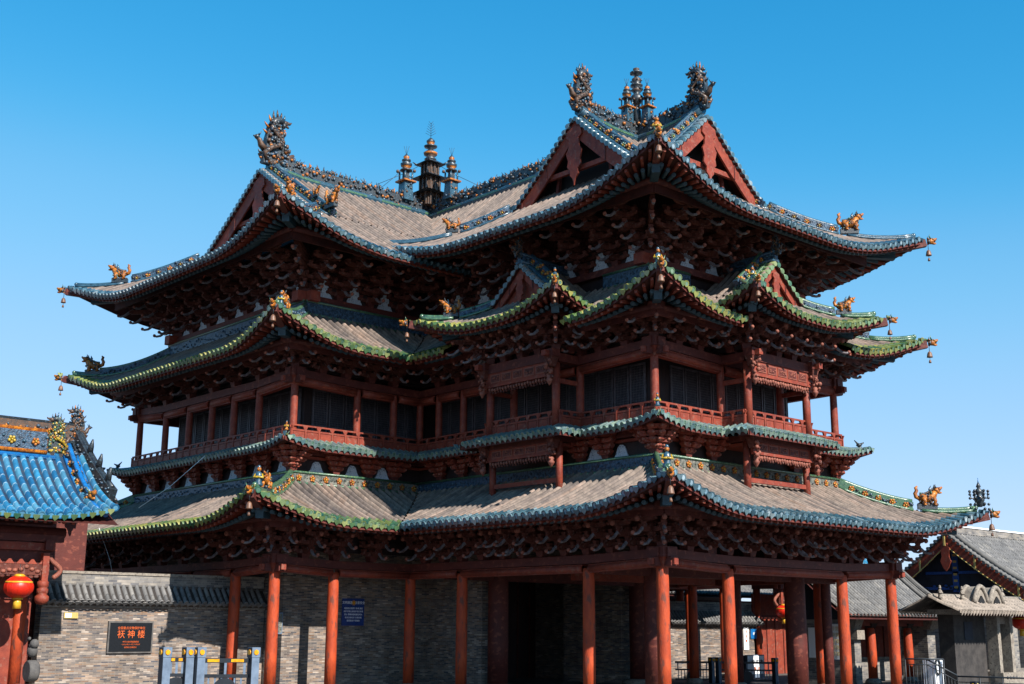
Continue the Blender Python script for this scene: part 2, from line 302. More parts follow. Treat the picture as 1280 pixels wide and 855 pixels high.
# ------------------------------------------------------------------ roof machinery
ENDS = {'t_blue': 'te_blue', 't_green': 'te_green', 't_yg': 'te_green', 't_bright': 'te_bright', 't_pale': 'te_green'}
def tile_field(m, P, rows, sp, limits, field, edge, edge_w=.55, r=.085, nseg=8, cap=True, drip=True, eave=None, rowid=0, tdir=None, drip_mat=None, top_edge=None):
    """rows of barrel tiles over pan tiles. P(a,w)->point; limits(a)->(lo,hi) or None; w grows towards the eave"""
    prev = None
    for i, a in enumerate(rows):
        L = limits(a)
        if L and L[1]-L[0] > .12:
            lo, hi = L; ed = eave if eave is not None else hi
            n = max(2, int((hi-lo)/.45)+1); ws = [hi+(lo-hi)*k/n for k in range(n+1)]
            if hi-lo > edge_w+.1 and hi > ed-edge_w+.05:
                ws.append(ed-edge_w); ws.sort(reverse=True)
            ring = []; base = len(m.v); jx = random.uniform(-.014, .014)
            for wv in ws:
                c = P(a, wv)+tdir*(jx+random.uniform(-.006, .006))+Z0*random.uniform(-.008, .008)
                for k in range(5):
                    th = math.pi*k/4
                    m.v.append(c+tdir*r*.88*math.cos(th)+Z0*(r*1.35*math.sin(th)+.0))
            for k in range(len(ws)-1):
                wm = (ws[k]+ws[k+1])/2
                mt = edge if wm > ed-edge_w or (top_edge and wm < lo+top_edge) else field
                for q in range(4):
                    m.face([base+k*5+q, base+k*5+q+1, base+(k+1)*5+q+1, base+(k+1)*5+q], mt, [(rowid+i+.5, ws[k]), (rowid+i+.5, ws[k]), (rowid+i+.5, ws[k+1]), (rowid+i+.5, ws[k+1])], True)
            if cap and hi > ed-.05:
                c = P(a, ed); c2 = P(a, ed-.3); d = (c-c2).normalized(); up = tdir.cross(d)
                if up.z < 0: up = -up
                cc = c+up*.035
                # round end disc with a raised rim
                b = len(m.v); seg = 10
                for dd, rr in ((-.02, r*1.12), (.03, r*1.12), (.03, r*.8), (.018, r*.75)):
                    for k in range(seg):
                        t = 2*math.pi*k/seg; m.v.append(cc+d*dd+(tdir*math.cos(t)+up*math.sin(t))*rr)
                for ring_ in range(3):
                    for k in range(seg):
                        k2 = (k+1) % seg; m.face([b+ring_*seg+k, b+ring_*seg+k2, b+(ring_+1)*seg+k2, b+(ring_+1)*seg+k], edge, [(rowid+i+.5, 9)]*4)
                m.face([b+3*seg+k for k in range(seg)], ENDS.get(edge, edge), [(rowid+i+.5, 9)]*seg)
        # pan between this row and the next
        a2 = a+sp; L2 = limits(a+sp)
        am = a+sp/2; Lm = limits(am)
        if L and L2 and Lm:
            n = max(2, int(max(L[1]-L[0], L2[1]-L2[0])/.8)+1); b = len(m.v)
            for k in range(n+1):
                f = k/n
                for aa, LL in ((a, L), (a2, L2)):
                    wv = LL[1]+(LL[0]-LL[1])*f; m.v.append(P(aa, wv)+Z0*.0)
            for k in range(n):
                wv = L[1]+(L[0]-L[1])*(k+.5)/n; ed = eave if eave is not None else L[1]
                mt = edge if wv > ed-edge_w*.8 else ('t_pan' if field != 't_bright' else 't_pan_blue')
                vv = L[1]+(L[0]-L[1])*k/n; v2 = L[1]+(L[0]-L[1])*(k+1)/n
                m.face([b+2*k, b+2*k+1, b+2*k+3, b+2*k+2], mt, [(rowid+i+.01, vv), (rowid+i+.99, vv), (rowid+i+.99, v2), (rowid+i+.01, v2)])
            if drip and Lm[1] > (eave if eave is not None else Lm[1])-.05:
                ed = eave if eave is not None else Lm[1]
                c = P(am, ed); c2 = P(am, ed-.3); d = (c-c2).normalized(); up = tdir.cross(d)
                if up.z < 0: up = -up
                hw = sp*.36; o = c+d*.03
                poly = [(-hw, .035), (-hw, -.03), (-hw*.55, -.09), (0, -.16), (hw*.55, -.09), (hw, -.03), (hw, .035)]
                m.prism(poly, .03, drip_mat or edge, o, tdir, up)
                for _ in range(9): m.uv[-1-_] = [(rowid+i+.5, 9.5)]*len(m.f[-1-_])

def edges_of(poly):
    n = len(poly); out = []
    for i in range(n):
        a = Vector((*poly[i], 0)); b = Vector((*poly[(i+1) % n], 0)); t = (b-a).normalized()
        pr = Vector((*poly[i-1], 0)); nx = Vector((*poly[(i+2) % n], 0))
        c0 = (a-pr).cross(b-a).z > 0; c1 = (b-a).cross(nx-b).z > 0
        out.append((a, b, t, Vector((t.y, -t.x, 0)), (b-a).length, c0, c1))
    return out
def offset(poly, d):
    """d>0 outward"""
    n = len(poly); out = []
    E = edges_of(poly)
    for i in range(n):
        e0 = E[i-1]; e1 = E[i]; p = e1[0]+e0[3]*d+e1[3]*d; out.append((p.x, p.y))
    return out

class Ring:
    """eave skirt round a rectilinear plan: H(w) = surface height at signed outward offset w"""
    def __init__(s, poly, o, top, H, amp, Lc, flare=.3, lift_c=None, gpow=1.1):
        s.E = edges_of(poly); s.o = o; s.top = top; s.H = H; s.amp = amp; s.Lc = Lc; s.fl = flare; s.lift_c = lift_c; s.gpow = gpow; s.poly = poly
    def camp(s, i):   # amplitude factor at vertex i
        return 1. if s.lift_c is None else s.lift_c[i % len(s.E)]
    def P(s, ei, a, w_, dz=0):
        A, B, t, n, Ln, c0, c1 = s.E[ei]; o = s.o
        g = max(0, (w_-s.top)/(o-s.top))**s.gpow
        z = s.H(w_)+dz; da = 0; dw = 0
        if c0:
            k = max(0, 1-(a+o)/s.Lc)**2*s.camp(ei); z += s.amp*k*g; dw += s.fl*k*g; da -= s.fl*k*g*max(0, 1-(a+w_)/1.5)
        if c1:
            b = Ln-a; k = max(0, 1-(b+o)/s.Lc)**2*s.camp(ei+1); z += s.amp*k*g; dw += s.fl*k*g; da += s.fl*k*g*max(0, 1-(b+w_)/1.5)
        p = A+t*(a+da)+n*(w_+dw); return Vector((p.x, p.y, z))
    def lim(s, ei, a, skip=()):
        A, B, t, n, Ln, c0, c1 = s.E[ei]; lo, hi = s.top, s.o
        if c0: lo = max(lo, -a)
        else: hi = min(hi, a)
        if c1: lo = max(lo, a-Ln)
        else: hi = min(hi, Ln-a)
        for (k0, k1, wv) in skip:
            if k0 < a < k1: hi = min(hi, wv)
        return (lo, hi) if hi-lo > .001 else ((lo, lo) if hi-lo > -.35 else None)
    def rows(s, ei, sp):
        A, B, t, n, Ln, c0, c1 = s.E[ei]; e0 = s.o if c0 else -min(0, s.top)*0+(-s.top if s.top < 0 else 0); e1 = e0
        lo = -(s.o if c0 else max(0, -s.top)); hi = Ln+(s.o if c1 else max(0, -s.top))
        mid = Ln/2; k0 = math.ceil((lo-mid)/sp); k1 = math.floor((hi-mid)/sp)
        return [mid+k*sp for k in range(k0, k1+1)]
    def tiles(s, m, sp, field, edge, edge_w=.5, r=.085, skips={}, only=None, edge_by=None, drip_mat=None):
        for ei in range(len(s.E)):
            if only is not None and ei not in only: continue
            t = s.E[ei][2]
            tile_field(m, lambda a, w_, ei=ei: s.P(ei, a, w_), s.rows(ei, sp), sp, lambda a, ei=ei: s.lim(ei, a, skips.get(ei, ())), field, (edge_by or {}).get(ei, edge), edge_w, r, eave=s.o, rowid=ei*200, tdir=t, drip_mat=drip_mat)
    def soffit(s, m, sp=.6, th=.13, mt='soffit', skips={}, only=None):
        for ei in range(len(s.E)):
            if only is not None and ei not in only: continue
            rw = s.rows(ei, sp); rw = [rw[0]-sp]+rw+[rw[-1]+sp]
            A, B, t, n, Ln, c0, c1 = s.E[ei]
            rw = sorted(set([max(-s.o if c0 else -9, min(Ln+(s.o if c1 else 9), a)) for a in rw]))
            for a, a2 in zip(rw, rw[1:]):
                L = s.lim(ei, a, skips.get(ei, ())); L2 = s.lim(ei, a2, skips.get(ei, ()))
                if not L or not L2: continue
                N = 5; b = len(m.v)
                for k in range(N+1):
                    for aa, LL in ((a, L), (a2, L2)): m.v.append(s.P(ei, aa, (LL[1]-.03)+(LL[0]-LL[1]+.03)*k/N, -.2))
                for k in range(N): m.face([b+2*k, b+2*k+2, b+2*k+3, b+2*k+1], mt)
                # fascia board under the tile ends
                if L[1] > s.o-.02 and L2[1] > s.o-.02:
                    p, q = s.P(ei, a, s.o-.05, -.09), s.P(ei, a2, s.o-.05, -.09); b = m.add([p-Z0*.12, q-Z0*.12, q+Z0*.07, p+Z0*.07]); m.face([b, b+1, b+2, b+3], 'red_dk')
    def rafters(s, ei, m, m2, sp, w_in, a_f=2.6, skips=()):
        A, B, t, n, Ln, c0, c1 = s.E[ei]; o = s.o
        for a in s.rows(ei, sp):
            L = s.lim(ei, a, skips)
            if not L or L[1] < o-.05: continue
            ain = a; lo_in = w_in
            if c0 and a < a_f: ain = -w_in+(a+o)/(a_f+o)*(a_f+w_in)
            if c1 and Ln-a < a_f: b = Ln-a; ain = Ln-(-w_in+(b+o)/(a_f+o)*(a_f+w_in))
            if not c0 and a < -w_in: lo_in = w_in
            def Q(wv, dz):
                f = (o-wv)/(o-w_in); aa = a+(ain-a)*f; return s.P(ei, aa, wv, dz)
            w1 = o-.62
            pts = [Q(w_in+(w1-w_in)*k/3, -.42) for k in range(4)]
            m.tube(pts, .078, 'red_dk' if 0 else 'rafter_blue', 7, mend='rafter_blue')
            p, q = Q(o-1.15, -.29), Q(o-.13, -.265)
            m2.beam(p, q, .1, .11, 'red')
            b = m2.add([q+(q-p).normalized()*.004+t*x*.04+Z0*z*.042 for x, z in ((-1, -1), (1, -1), (1, 1), (-1, 1))]); m2.face([b, b+1, b+2, b+3], 'knob')

# ------------------------------------------------------------------ decorative bits
def flower(m, c, N, T, r=.12, mt='g_orange', ctr='g_yellow'):
    """relief blossom facing N, T = in-plane direction"""
    U = N.cross(T).normalized()
    for k in range(5):
        a = 2*math.pi*k/5+.3; m.blob(c+(T*math.cos(a)+U*math.sin(a))*r*.6, (r*.42, r*.42, r*.42), mt, 5, 3)
    m.blob(c+N*r*.25, r*.32, ctr, 5, 3)
def ridge_line(m, pts, wd, h, body, cap, side_n=None, relief=None, blossoms=None, step=.5, capr=.09):
    """a ridge following pts: moulded board with tube courses top and bottom, leaf relief and blossoms"""
    pts = [Vector(p) for p in pts]
    for p, q in zip(pts, pts[1:]):
        d = (q-p); ln = d.length
        if ln < 1e-4: continue
        d.normalize(); m.beam(p+Z0*h/2, q+Z0*h/2+d*.01, wd, h, body)
    m.tube([p+Z0*(h+.03) for p in pts], capr, cap, 7)
    for sg in (-1, 1):
        rp = []
        for i, p in enumerate(pts):
            d = (pts[min(i+1, len(pts)-1)]-pts[max(i-1, 0)]); d.z = 0; d.normalize(); sd = d.cross(Z0)*sg; rp.append(p+sd*(wd/2+.03)+Z0*.06)
        m.tube(rp, capr*.75, cap, 6)
    acc = 0; k = 0
    for p, q in zip(pts, pts[1:]):
        d = q-p; ln = d.length; d.normalize(); dh = Vector((d.x, d.y, 0)).normalized()
        pos = step-acc if acc else step/2
        while pos < ln:
            c = p+d*pos+Z0*(h*.5+.02)
            for sg in (-1, 1):
                sd = dh.cross(Z0)*sg
                if relief:
                    for _ in range(relief):
                        rr = random.uniform(.05, .1); mt = random.choice(['carve', 'g_dark', body, 'g_blue'])
                        m.blob(c+sd*(wd/2+.01)+dh*random.uniform(-step/2, step/2)+Z0*random.uniform(-h*.3, h*.3), (rr, rr*.8, rr*.7), mt, 5, 3)
                if blossoms: flower(m, c+sd*(wd/2+.03), sd, dh, min(.15, h*.36), blossoms[k % len(blossoms)])
            pos += step; k += 1
        acc = (ln-(pos-step)) % step
def crest(m, pts, wd, h, pal=('g_dark', 'g_brown', 'carve', 'g_dark', 'g_blue', 'g_orange')):
    """openwork crest of leaves and blossoms with a ragged top"""
    pts = [Vector(p) for p in pts]
    for p, q in zip(pts, pts[1:]):
        d = (q-p); ln = d.length; d.normalize(); m.beam(p+Z0*h*.42, q+Z0*h*.42+d*.01, wd*.45, h*.84, 'g_dark')
        n = int(ln/.07)
        for i in range(n):
            c = p+d*(ln*(i+random.random())/n)
            for sg in (-1, 1):
                sd = d.cross(Z0).normalized()*sg; rr = random.uniform(.05, .11)
                m.blob(c+sd*(wd*.25+random.uniform(0, .07))+Z0*random.uniform(.12, h*.9), (rr, rr*.9, rr*.9), random.choice(pal), 5, 3)
            if i % 2 == 0:
                rr = random.uniform(.05, .1); m.blob(c+Z0*(h*.86+random.uniform(0, .14)), (rr, rr, rr*1.3), random.choice(pal), 5, 3)
            if i % 5 == 0:
                q = c+Z0*h*.9; m.tube([q, q+Z0*.12+d*random.uniform(-.08, .08), q+Z0*random.uniform(.2, .3)+d*random.uniform(-.16, .16)], [.05, .04, .008], random.choice(pal), 5)
        k = int(ln/1.15)
        for i in range(k):
            c = p+d*(ln*(i+.5)/k)
            for sg in (-1, 1):
                sd = d.cross(Z0).normalized()*sg; flower(m, c+sd*(wd*.5)+Z0*h*.5, sd, d, .2, 'g_orange')
    m.tube([p+Z0*.04+(Z0*0) for p in pts], wd*.62, 'g_blue', 7)
def beast(name, parent, loc, dirv, s=1., main='g_orange'):
    """stocky striding lion-dragon with a curled tail on a small cloud base"""
    m = MB(); X = Vector(dirv); X.z = 0; X.normalize(); Y = Z0.cross(X)
    s *= .88
    def L(x, y, z): return X*x*s+Y*y*s+Z0*(z-.16)*s
    for _ in range(26): m.blob(L(random.uniform(-.4, .4), random.choice((-1, 1))*random.uniform(.1, .2), random.uniform(.22, .75)), random.uniform(.03, .06)*s, random.choice(['g_dark', 'g_green', 'g_brown']), 5, 3)
    m.beam(L(-.45, 0, .1), L(.4, 0, .1), .26*s, .22*s, 'g_dark')
    for x in (-.34, -.16, 0, .16, .34): m.blob(L(x, random.uniform(-.05, .05), .2), (.13*s, .14*s, .1*s), random.choice(['g_dark', 'carve', 'g_brown']), 6, 4)
    m.tube([L(-.36, 0, .46), L(-.22, 0, .52), L(0, 0, .46), L(.16, 0, .52), L(.28, 0, .66), L(.38, 0, .78)], [.13*s, .18*s, .17*s, .2*s, .17*s, .12*s], main, 8)
    for x, y in ((-.3, .12), (-.2, -.12), (.14, .13), (.26, -.12)):
        m.tube([L(x, y, .48), L(x+.06, y*1.2, .34), L(x-.02, y*1.2, .2)], [.12*s, .085*s, .07*s], main, 6); m.blob(L(x+.05, y*1.2, .2), (.1*s, .07*s, .05*s), main)
    m.tube([L(-.36, 0, .48), L(-.5, 0, .55), L(-.54, 0, .7), L(-.46, 0, .84), L(-.5, 0, .96), L(-.42, 0, 1.04)], [.1*s, .1*s, .09*s, .08*s, .075*s, .03*s], main, 7)
    m.blob(L(.44, 0, .84), (.16*s, .13*s, .14*s), main, 8, 6)
    m.tube([L(.46, 0, .9), L(.6, 0, .93), L(.68, 0, 1.0)], [.1*s, .075*s, .04*s], main, 6)
    m.tube([L(.46, 0, .77), L(.58, 0, .74), L(.66, 0, .74)], [.08*s, .055*s, .03*s], main, 6)
    m.blob(L(.56, 0, .835), .045*s, 'black')
    for y in (-.07, .07):
        m.tube([L(.4, y, .93), L(.34, y*1.3, 1.04), L(.36, y*1.6, 1.12)], [.04*s, .03*s, .01*s], 'g_dark', 5); m.blob(L(.5, y*1.5, .9), .03*s, 'black', 5, 3)
    for i in range(11):
        t = i/10; m.blob(L(-.3+.62*t, 0, .66+.28*t*t), (.07*s, .05*s, .08*s), 'g_dark' if i % 2 else 'g_brown', 5, 3)
    for i in range(14): m.blob(L(random.uniform(-.3, .3), random.choice((-1, 1))*.16, random.uniform(.36, .62)), .055*s, random.choice(['g_brown', 'g_orange', 'g_dark']), 5, 3)
    m.tube([L(.18, 0, .7), L(.12, 0, .9), L(.18, 0, 1.06)], [.07*s, .06*s, .01*s], 'g_blue', 6)
    return m.build(name, parent, loc)
def beast_head(m, c, X, s=1., main='g_orange'):
    """glazed dragon head capping a corner beam"""
    X = Vector(X); X.z = 0; X.normalize(); Y = Z0.cross(X); c = Vector(c)
    def L(x, y, z): return c+X*x*s+Y*y*s+Z0*z*s
    m.blob(L(0, 0, 0), (.2*s, .16*s, .18*s), main, 8, 6, (X, Y, Z0))
    m.tube([L(.08, 0, .07), L(.24, 0, .09), L(.34, 0, .17)], [.13*s, .1*s, .05*s], main, 7)
    m.tube([L(.06, 0, -.08), L(.2, 0, -.14), L(.29, 0, -.13)], [.1*s, .07*s, .04*s], main, 7)
    m.blob(L(.2, 0, -.03), (.08*s, .07*s, .04*s), 'black', 6, 4)
    for y in (-1, 1):
        m.tube([L(-.02, .1*y, .13), L(-.12, .16*y, .25), L(-.1, .2*y, .36)], [.05*s, .035*s, .01*s], 'g_green', 5)
        m.blob(L(.1, .13*y, .1), .045*s, 'g_yellow', 6, 4); m.blob(L(.135, .15*y, .1), .02*s, 'black', 5, 3)
        m.blob(L(-.12, .13*y, -.05), (.1*s, .05*s, .13*s), 'g_dark', 6, 4)
    for i in range(5): m.blob(L(-.16, 0, .16-.08*i), .07*s, 'g_dark' if i % 2 else main, 5, 3)
def bell(m, c, s=1.):
    c = Vector(c); m.tube([c+Z0*.32*s, c], .012, 'iron', 5)
    m.lathe(c-Z0*.24*s, [(.12*s, 0), (.115*s, .03*s), (.09*s, .16*s), (.07*s, .21*s), (.02*s, .25*s)], 'bell', 12)
    m.tube([c-Z0*.2*s, c-Z0*.36*s], .008, 'iron', 5); m.lathe(c-Z0*.47*s, [(.055*s, 0), (.05*s, .06*s), (.03*s, .12*s)], 'bell', 8)
def figurine(m, c, X, s=1., robe='g_blue'):
    c = Vector(c); X = Vector(X); X.z = 0; X.normalize()
    m.lathe(c, [(.13*s, 0), (.14*s, .05*s), (.09*s, .16*s), (.12*s, .3*s), (.1*s, .4*s), (.04*s, .46*s)], robe, 9)
    m.blob(c+Z0*.53*s, .075*s, 'g_orange' if robe != 'stone' else robe, 7, 5); m.blob(c+Z0*.6*s, (.06*s, .06*s, .07*s), 'g_blue' if robe != 'stone' else robe, 6, 4)
    for y in (-1, 1): m.tube([c+Z0*.38*s+Z0.cross(X)*.1*s*y, c+Z0*.26*s+Z0.cross(X)*.15*s*y+X*.06*s, c+Z0*.28*s+X*.14*s], .035*s, 'g_yellow' if robe != 'stone' else robe, 5)
def ridge_dragon(name, parent, loc, dirv, s=1., pal=None, coil='g_brown'):
    """tall ridge-end dragon: gaping head on the ridge, coiled scaly body and fins rising to a second head"""
    m = MB(); X = Vector(dirv); X.z = 0; X.normalize(); Y = Z0.cross(X)     # X points out over the gable
    def L(x, y, z): return X*x*s+Y*y*s+Z0*z*s
    pal = pal or ['g_dark', 'g_brown', 'g_dark', 'carve', 'g_dark', 'g_blue', 'g_brown', 'g_orange']
    out = [(-.75, 0), (.42, 0), (.46, .3), (.34, .62), (.36, .9), (.28, 1.2), (.1, 1.45), (-.14, 1.5), (-.3, 1.3), (-.32, 1.0), (-.4, .7), (-.55, .35)]
    m.prism([(x*s, z*s) for x, z in out], .2*s, 'g_dark', V(0, 0, 0), X, Z0)
    def width(z):
        t = min(z/1.45, 1); return (-.62+.34*t, .42-.22*t)
    n = int(230)
    for _ in range(n):
        z = random.uniform(.02, 1.5); a, b = width(z); x = random.uniform(a, b); edge = min(x-a, b-x); sd = random.choice((-1, 1))
        rr = random.uniform(.035, .085)*s; m.blob(L(x, sd*random.uniform(.08, .17), z), (rr, rr, rr*random.uniform(.7, 1.3)), random.choice(pal), 5, 3)
    # coils winding up both faces
    for sd in (-1, 1):
        pts = [L(.3, .12*sd, .1), L(.42, .16*sd, .35), L(.2, .2*sd, .55), L(-.1, .18*sd, .7), L(-.2, .16*sd, .95), L(.05, .18*sd, 1.1), L(.2, .14*sd, 1.3), L(.02, .1*sd, 1.52)]
        m.tube(pts, [.07*s, .085*s, .085*s, .08*s, .075*s, .075*s, .07*s, .06*s], coil, 7)
        for k in range(len(pts)-1):
            for q in (.2, .6): m.blob(pts[k].lerp(pts[k+1], q)+L(0, .06*sd, .03), .05*s, random.choice(['g_dark', 'g_brown']), 5, 3)
    # gaping head biting the ridge
    m.tube([L(-.4, 0, .36), L(-.6, 0, .42), L(-.76, 0, .56)], [.16*s, .12*s, .05*s], 'g_brown', 7); m.tube([L(-.4, 0, .12), L(-.62, 0, .06), L(-.74, 0, .08)], [.13*s, .09*s, .04*s], 'g_dark', 7)
    # a smaller dragon head thrusting outwards half way up
    m.tube([L(.34, 0, .5), L(.5, 0, .62), L(.56, 0, .78), L(.66, 0, .84)], [.12*s, .11*s, .09*s, .06*s], 'g_brown', 7); m.blob(L(.66, 0, .86), (.1*s, .09*s, .09*s), 'g_dark', 7, 5); m.tube([L(.7, 0, .88), L(.8, 0, .86)], [.05*s, .025*s], 'g_dark', 5)
    for y in (-1, 1): m.tube([L(.62, .05*y, .92), L(.56, .09*y, 1.04)], [.03*s, .008*s], 'g_dark', 4)
    # top head looking inwards over the ridge
    m.tube([L(.12, 0, 1.35), L(.02, 0, 1.58), L(-.14, 0, 1.68), L(-.32, 0, 1.62)], [.16*s, .14*s, .13*s, .1*s], 'g_dark', 8); m.blob(L(-.36, 0, 1.6), (.14*s, .11*s, .11*s), 'g_brown', 7, 5)
    m.tube([L(-.4, 0, 1.64), L(-.56, 0, 1.64), L(-.62, 0, 1.7)], [.07*s, .05*s, .02*s], 'g_brown', 6); m.tube([L(-.4, 0, 1.54), L(-.52, 0, 1.48)], [.06*s, .03*s], 'g_brown', 6)
    for x, z, dx, dz in ((.06, 1.66, .02, .3), (.16, 1.52, .1, .24), (-.08, 1.76, .03, .26), (-.2, 1.76, -.02, .2), (.26, 1.3, .16, .18), (.3, 1.08, .16, .12), (-.32, 1.7, -.03, .2), (.44, .35, .16, .1), (-.5, .5, -.12, .16), (-.28, 1.3, -.14, .1), (-.3, 1.1, -.14, .14), (.4, .2, .14, -.02)):
        m.tube([L(x, 0, z), L(x+dx*.6, random.uniform(-.04, .04), z+dz*.5), L(x+dx, 0, z+dz)], [.05*s, .035*s, .008*s], random.choice(['g_dark', 'g_blue', 'g_brown', 'g_orange']), 5)
    for _ in range(22): m.blob(L(random.uniform(-.3, .2), random.uniform(-.13, .13), random.uniform(1.4, 1.75)), random.uniform(.04, .07)*s, random.choice(pal), 5, 3)
    for x in (.02, -.2): m.tube([L(x, .22, .1), L(x, .2, 1.5)], .01, 'iron', 4)
    return m.build(name, parent, loc)
def finial(name, parent, loc, h=2.4, kind=0):
    """ceramic ridge tower: storeyed pavilion under stacked jars, iron sprigs on top"""
    m = MB(); s = h/2.4
    if kind == 0:     # storeyed pavilion
        z = 0
        for k, (wd, hh) in enumerate(((.62, .42), (.5, .42), (.42, .34))):
            m.taper((0, 0, z*s), (wd*s, wd*s), (wd*.92*s, wd*.92*s), hh*s, 'g_brown')
            for a in range(4):
                an = a*math.pi/2; T = V(math.cos(an), math.sin(an), 0); N = V(-math.sin(an), math.cos(an), 0)
                for q in (-.36, 0, .36): m.beam(V(0, 0, z*s)+N*wd*.52*s+T*q*wd*s, V(0, 0, (z+hh)*s)+N*wd*.52*s+T*q*wd*s, .05*s, .05*s, 'g_brown', up=T)
                m.box(V(0, 0, (z+hh*.45)*s)+N*wd*.5*s, (wd*.3*s, .02*s, hh*.5*s), 'black', (T, N, Z0))
            z += hh
            m.taper((0, 0, z*s), (wd*1.75*s, wd*1.75*s), (wd*.7*s, wd*.7*s), .15*s, 'g_dark')
            for i, j in ((1, 1), (-1, 1), (1, -1), (-1, -1)): m.tube([V(i*wd*.7*s, j*wd*.7*s, z*s), V(i*wd*.95*s, j*wd*.95*s, (z+.1)*s)], [.04*s, .012*s], 'g_dark', 5)
            z += .13
        jars = [(.16, 0), (.2, .06), (.1, .14), (.21, .2), (.23, .27), (.1, .36), (.07, .4), (.2, .46), (.22, .5), (.08, .56), (.13, .62), (.14, .68), (.04, .78)]
        m.lathe((0, 0, z*s), [(a*s, b*s) for a, b in jars], ['g_dark', 'g_dark', 'g_brown', 'g_orange', 'g_dark', 'g_dark'], 12); z += .76
        m.tube([V(0, 0, z*s), V(0, 0, (z+.55)*s)], .012, 'iron', 5)
        for k in range(6):
            for sg in (-1, 1):
                zz = z+.1+k*.08; m.tube([V(0, 0, zz*s), V(.7*sg*(.17-.02*k)*s, -.7*sg*(.17-.02*k)*s, (zz+.1)*s)], .009, 'iron', 4)
    elif kind == 1:   # pot tower
        m.taper((0, 0, 0), (.42*s, .42*s), (.36*s, .36*s), .7*s, 'g_blue')
        for _ in range(26):
            a = random.uniform(0, 6.28); m.blob((.21*s*math.cos(a), .21*s*math.sin(a), random.uniform(.05, .75)*s), .06*s, random.choice(['g_orange', 'g_dark', 'carve', 'g_brown']), 5, 3)
        m.box((0, 0, .74*s), (.56*s, .56*s, .06*s), 'g_orange')
        for i, j in ((1, 1), (-1, 1), (1, -1), (-1, -1)): m.tube([(i*.17*s, j*.17*s, .76*s), (i*.17*s, j*.17*s, 1.12*s)], .035*s, 'g_blue', 6); m.blob((i*.22*s, j*.22*s, 1.16*s), .07*s, 'g_brown', 6, 4)
        m.taper((0, 0, .77*s), (.2*s, .2*s), (.18*s, .18*s), .4*s, 'g_dark')
        m.lathe((0, 0, 1.14*s), [(.16*s, 0), (.24*s, .03*s), (.22*s, .07*s), (.1*s, .14*s), (.2*s, .2*s), (.22*s, .3*s), (.1*s, .38*s), (.17*s, .41*s), (.17*s, .46*s), (.09*s, .5*s), (.12*s, .58*s), (.04*s, .68*s)], ['g_dark', 'g_dark', 'g_brown', 'g_orange', 'g_dark', 'g_blue'], 12)
        for k in (-1, 0, 1): m.tube([V(0, 0, 1.8*s), V(k*.07*s, -k*.07*s, 2.15*s)], .01, 'iron', 4)
    else:             # tall stack of jars
        m.lathe((0, 0, 0), [(.17*s, 0), (.16*s, .6*s), (.1*s, .75*s), (.13*s, .9*s), (.24*s, 1.02*s), (.26*s, 1.14*s), (.18*s, 1.26*s), (.1*s, 1.32*s), (.17*s, 1.4*s), (.2*s, 1.48*s), (.1*s, 1.56*s), (.24*s, 1.62*s), (.24*s, 1.67*s), (.12*s, 1.72*s), (.19*s, 1.8*s), (.18*s, 1.92*s), (.08*s, 2.0*s), (.07*s, 2.08*s), (.24*s, 2.14*s), (.25*s, 2.18*s), (.1*s, 2.26*s), (.13*s, 2.34*s), (.02*s, 2.4*s)], ['g_dark', 'g_dark', 'g_brown', 'g_dark', 'g_dark', 'g_dark'], 12)
        for k in range(40):
            a = random.uniform(0, 6.28); z = random.choice((1.14, 1.48, 1.65, 1.86, 2.17)); m.blob((.21*s*math.cos(a), .21*s*math.sin(a), z*s+random.uniform(-.04, .04)), .04*s, random.choice(['g_brown', 'g_dark', 'g_blue']), 5, 3)
    return m.build(name, parent, loc)

# ------------------------------------------------------------------ tower dimensions
W, L, B, DD, S = 13.54, 13.18, 6.245, 15.92, 1.30
c = W/2; RY = L+DD/2; RX0 = -B; RX1 = W+B
PLAN = [(0, 0), (W, 0), (W, L), (RX1, L), (RX1, L+DD), (RX0, L+DD), (RX0, L), (0, L)]   # edges: 0 front, 1 east, 2,3,4,5 west wing face, 6 wing return, 7 main west face
G = .6
CA = [1, 1, 0, 1, 1, 1, 0, 0]
tower = empty('temple_tower', (0, 0, 0), label='three-eaved timber temple tower with tiled cross-gable roofs and red columns', category='temple tower')
def part(m, name, parent=tower, **k): return m.build(name, parent, **k)
CVX = [1, 1, 0, 1, 1, 1, 0, 1]
CV = [1., 1., 0., 1., 1., 1., 0., 0.]
# PLAN vertices: 0 convex,1 convex,2 reflex,3,4,5,6 convex,7 reflex
def lin_H(w_o, z_o, w_t, z_t, sag=.0):
    def H(wv):
        f = (w_o-wv)/(w_o-w_t); return z_o+(z_t-z_o)*f-sag*4*f*(1-f)
    return H

# ---- ground floor ---------------------------------------------------------
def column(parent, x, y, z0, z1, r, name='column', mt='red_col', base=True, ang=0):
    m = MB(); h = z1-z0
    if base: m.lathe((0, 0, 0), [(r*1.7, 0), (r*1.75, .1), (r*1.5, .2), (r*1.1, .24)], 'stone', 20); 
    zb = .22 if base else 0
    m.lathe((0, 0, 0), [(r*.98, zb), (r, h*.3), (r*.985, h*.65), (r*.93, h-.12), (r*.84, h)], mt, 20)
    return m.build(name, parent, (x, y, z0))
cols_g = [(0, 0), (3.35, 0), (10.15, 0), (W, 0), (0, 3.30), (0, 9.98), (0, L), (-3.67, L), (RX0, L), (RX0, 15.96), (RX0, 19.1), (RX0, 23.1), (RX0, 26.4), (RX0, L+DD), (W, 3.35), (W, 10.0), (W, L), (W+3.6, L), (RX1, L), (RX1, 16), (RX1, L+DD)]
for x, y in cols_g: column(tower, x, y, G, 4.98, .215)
for x, y in ((2.65, 2.65), (W-2.65, 2.65), (2.65, 10.9), (W-2.65, 10.9)): column(tower, x, y, G, 6.5, .41, 'great_column', 'red_dk')
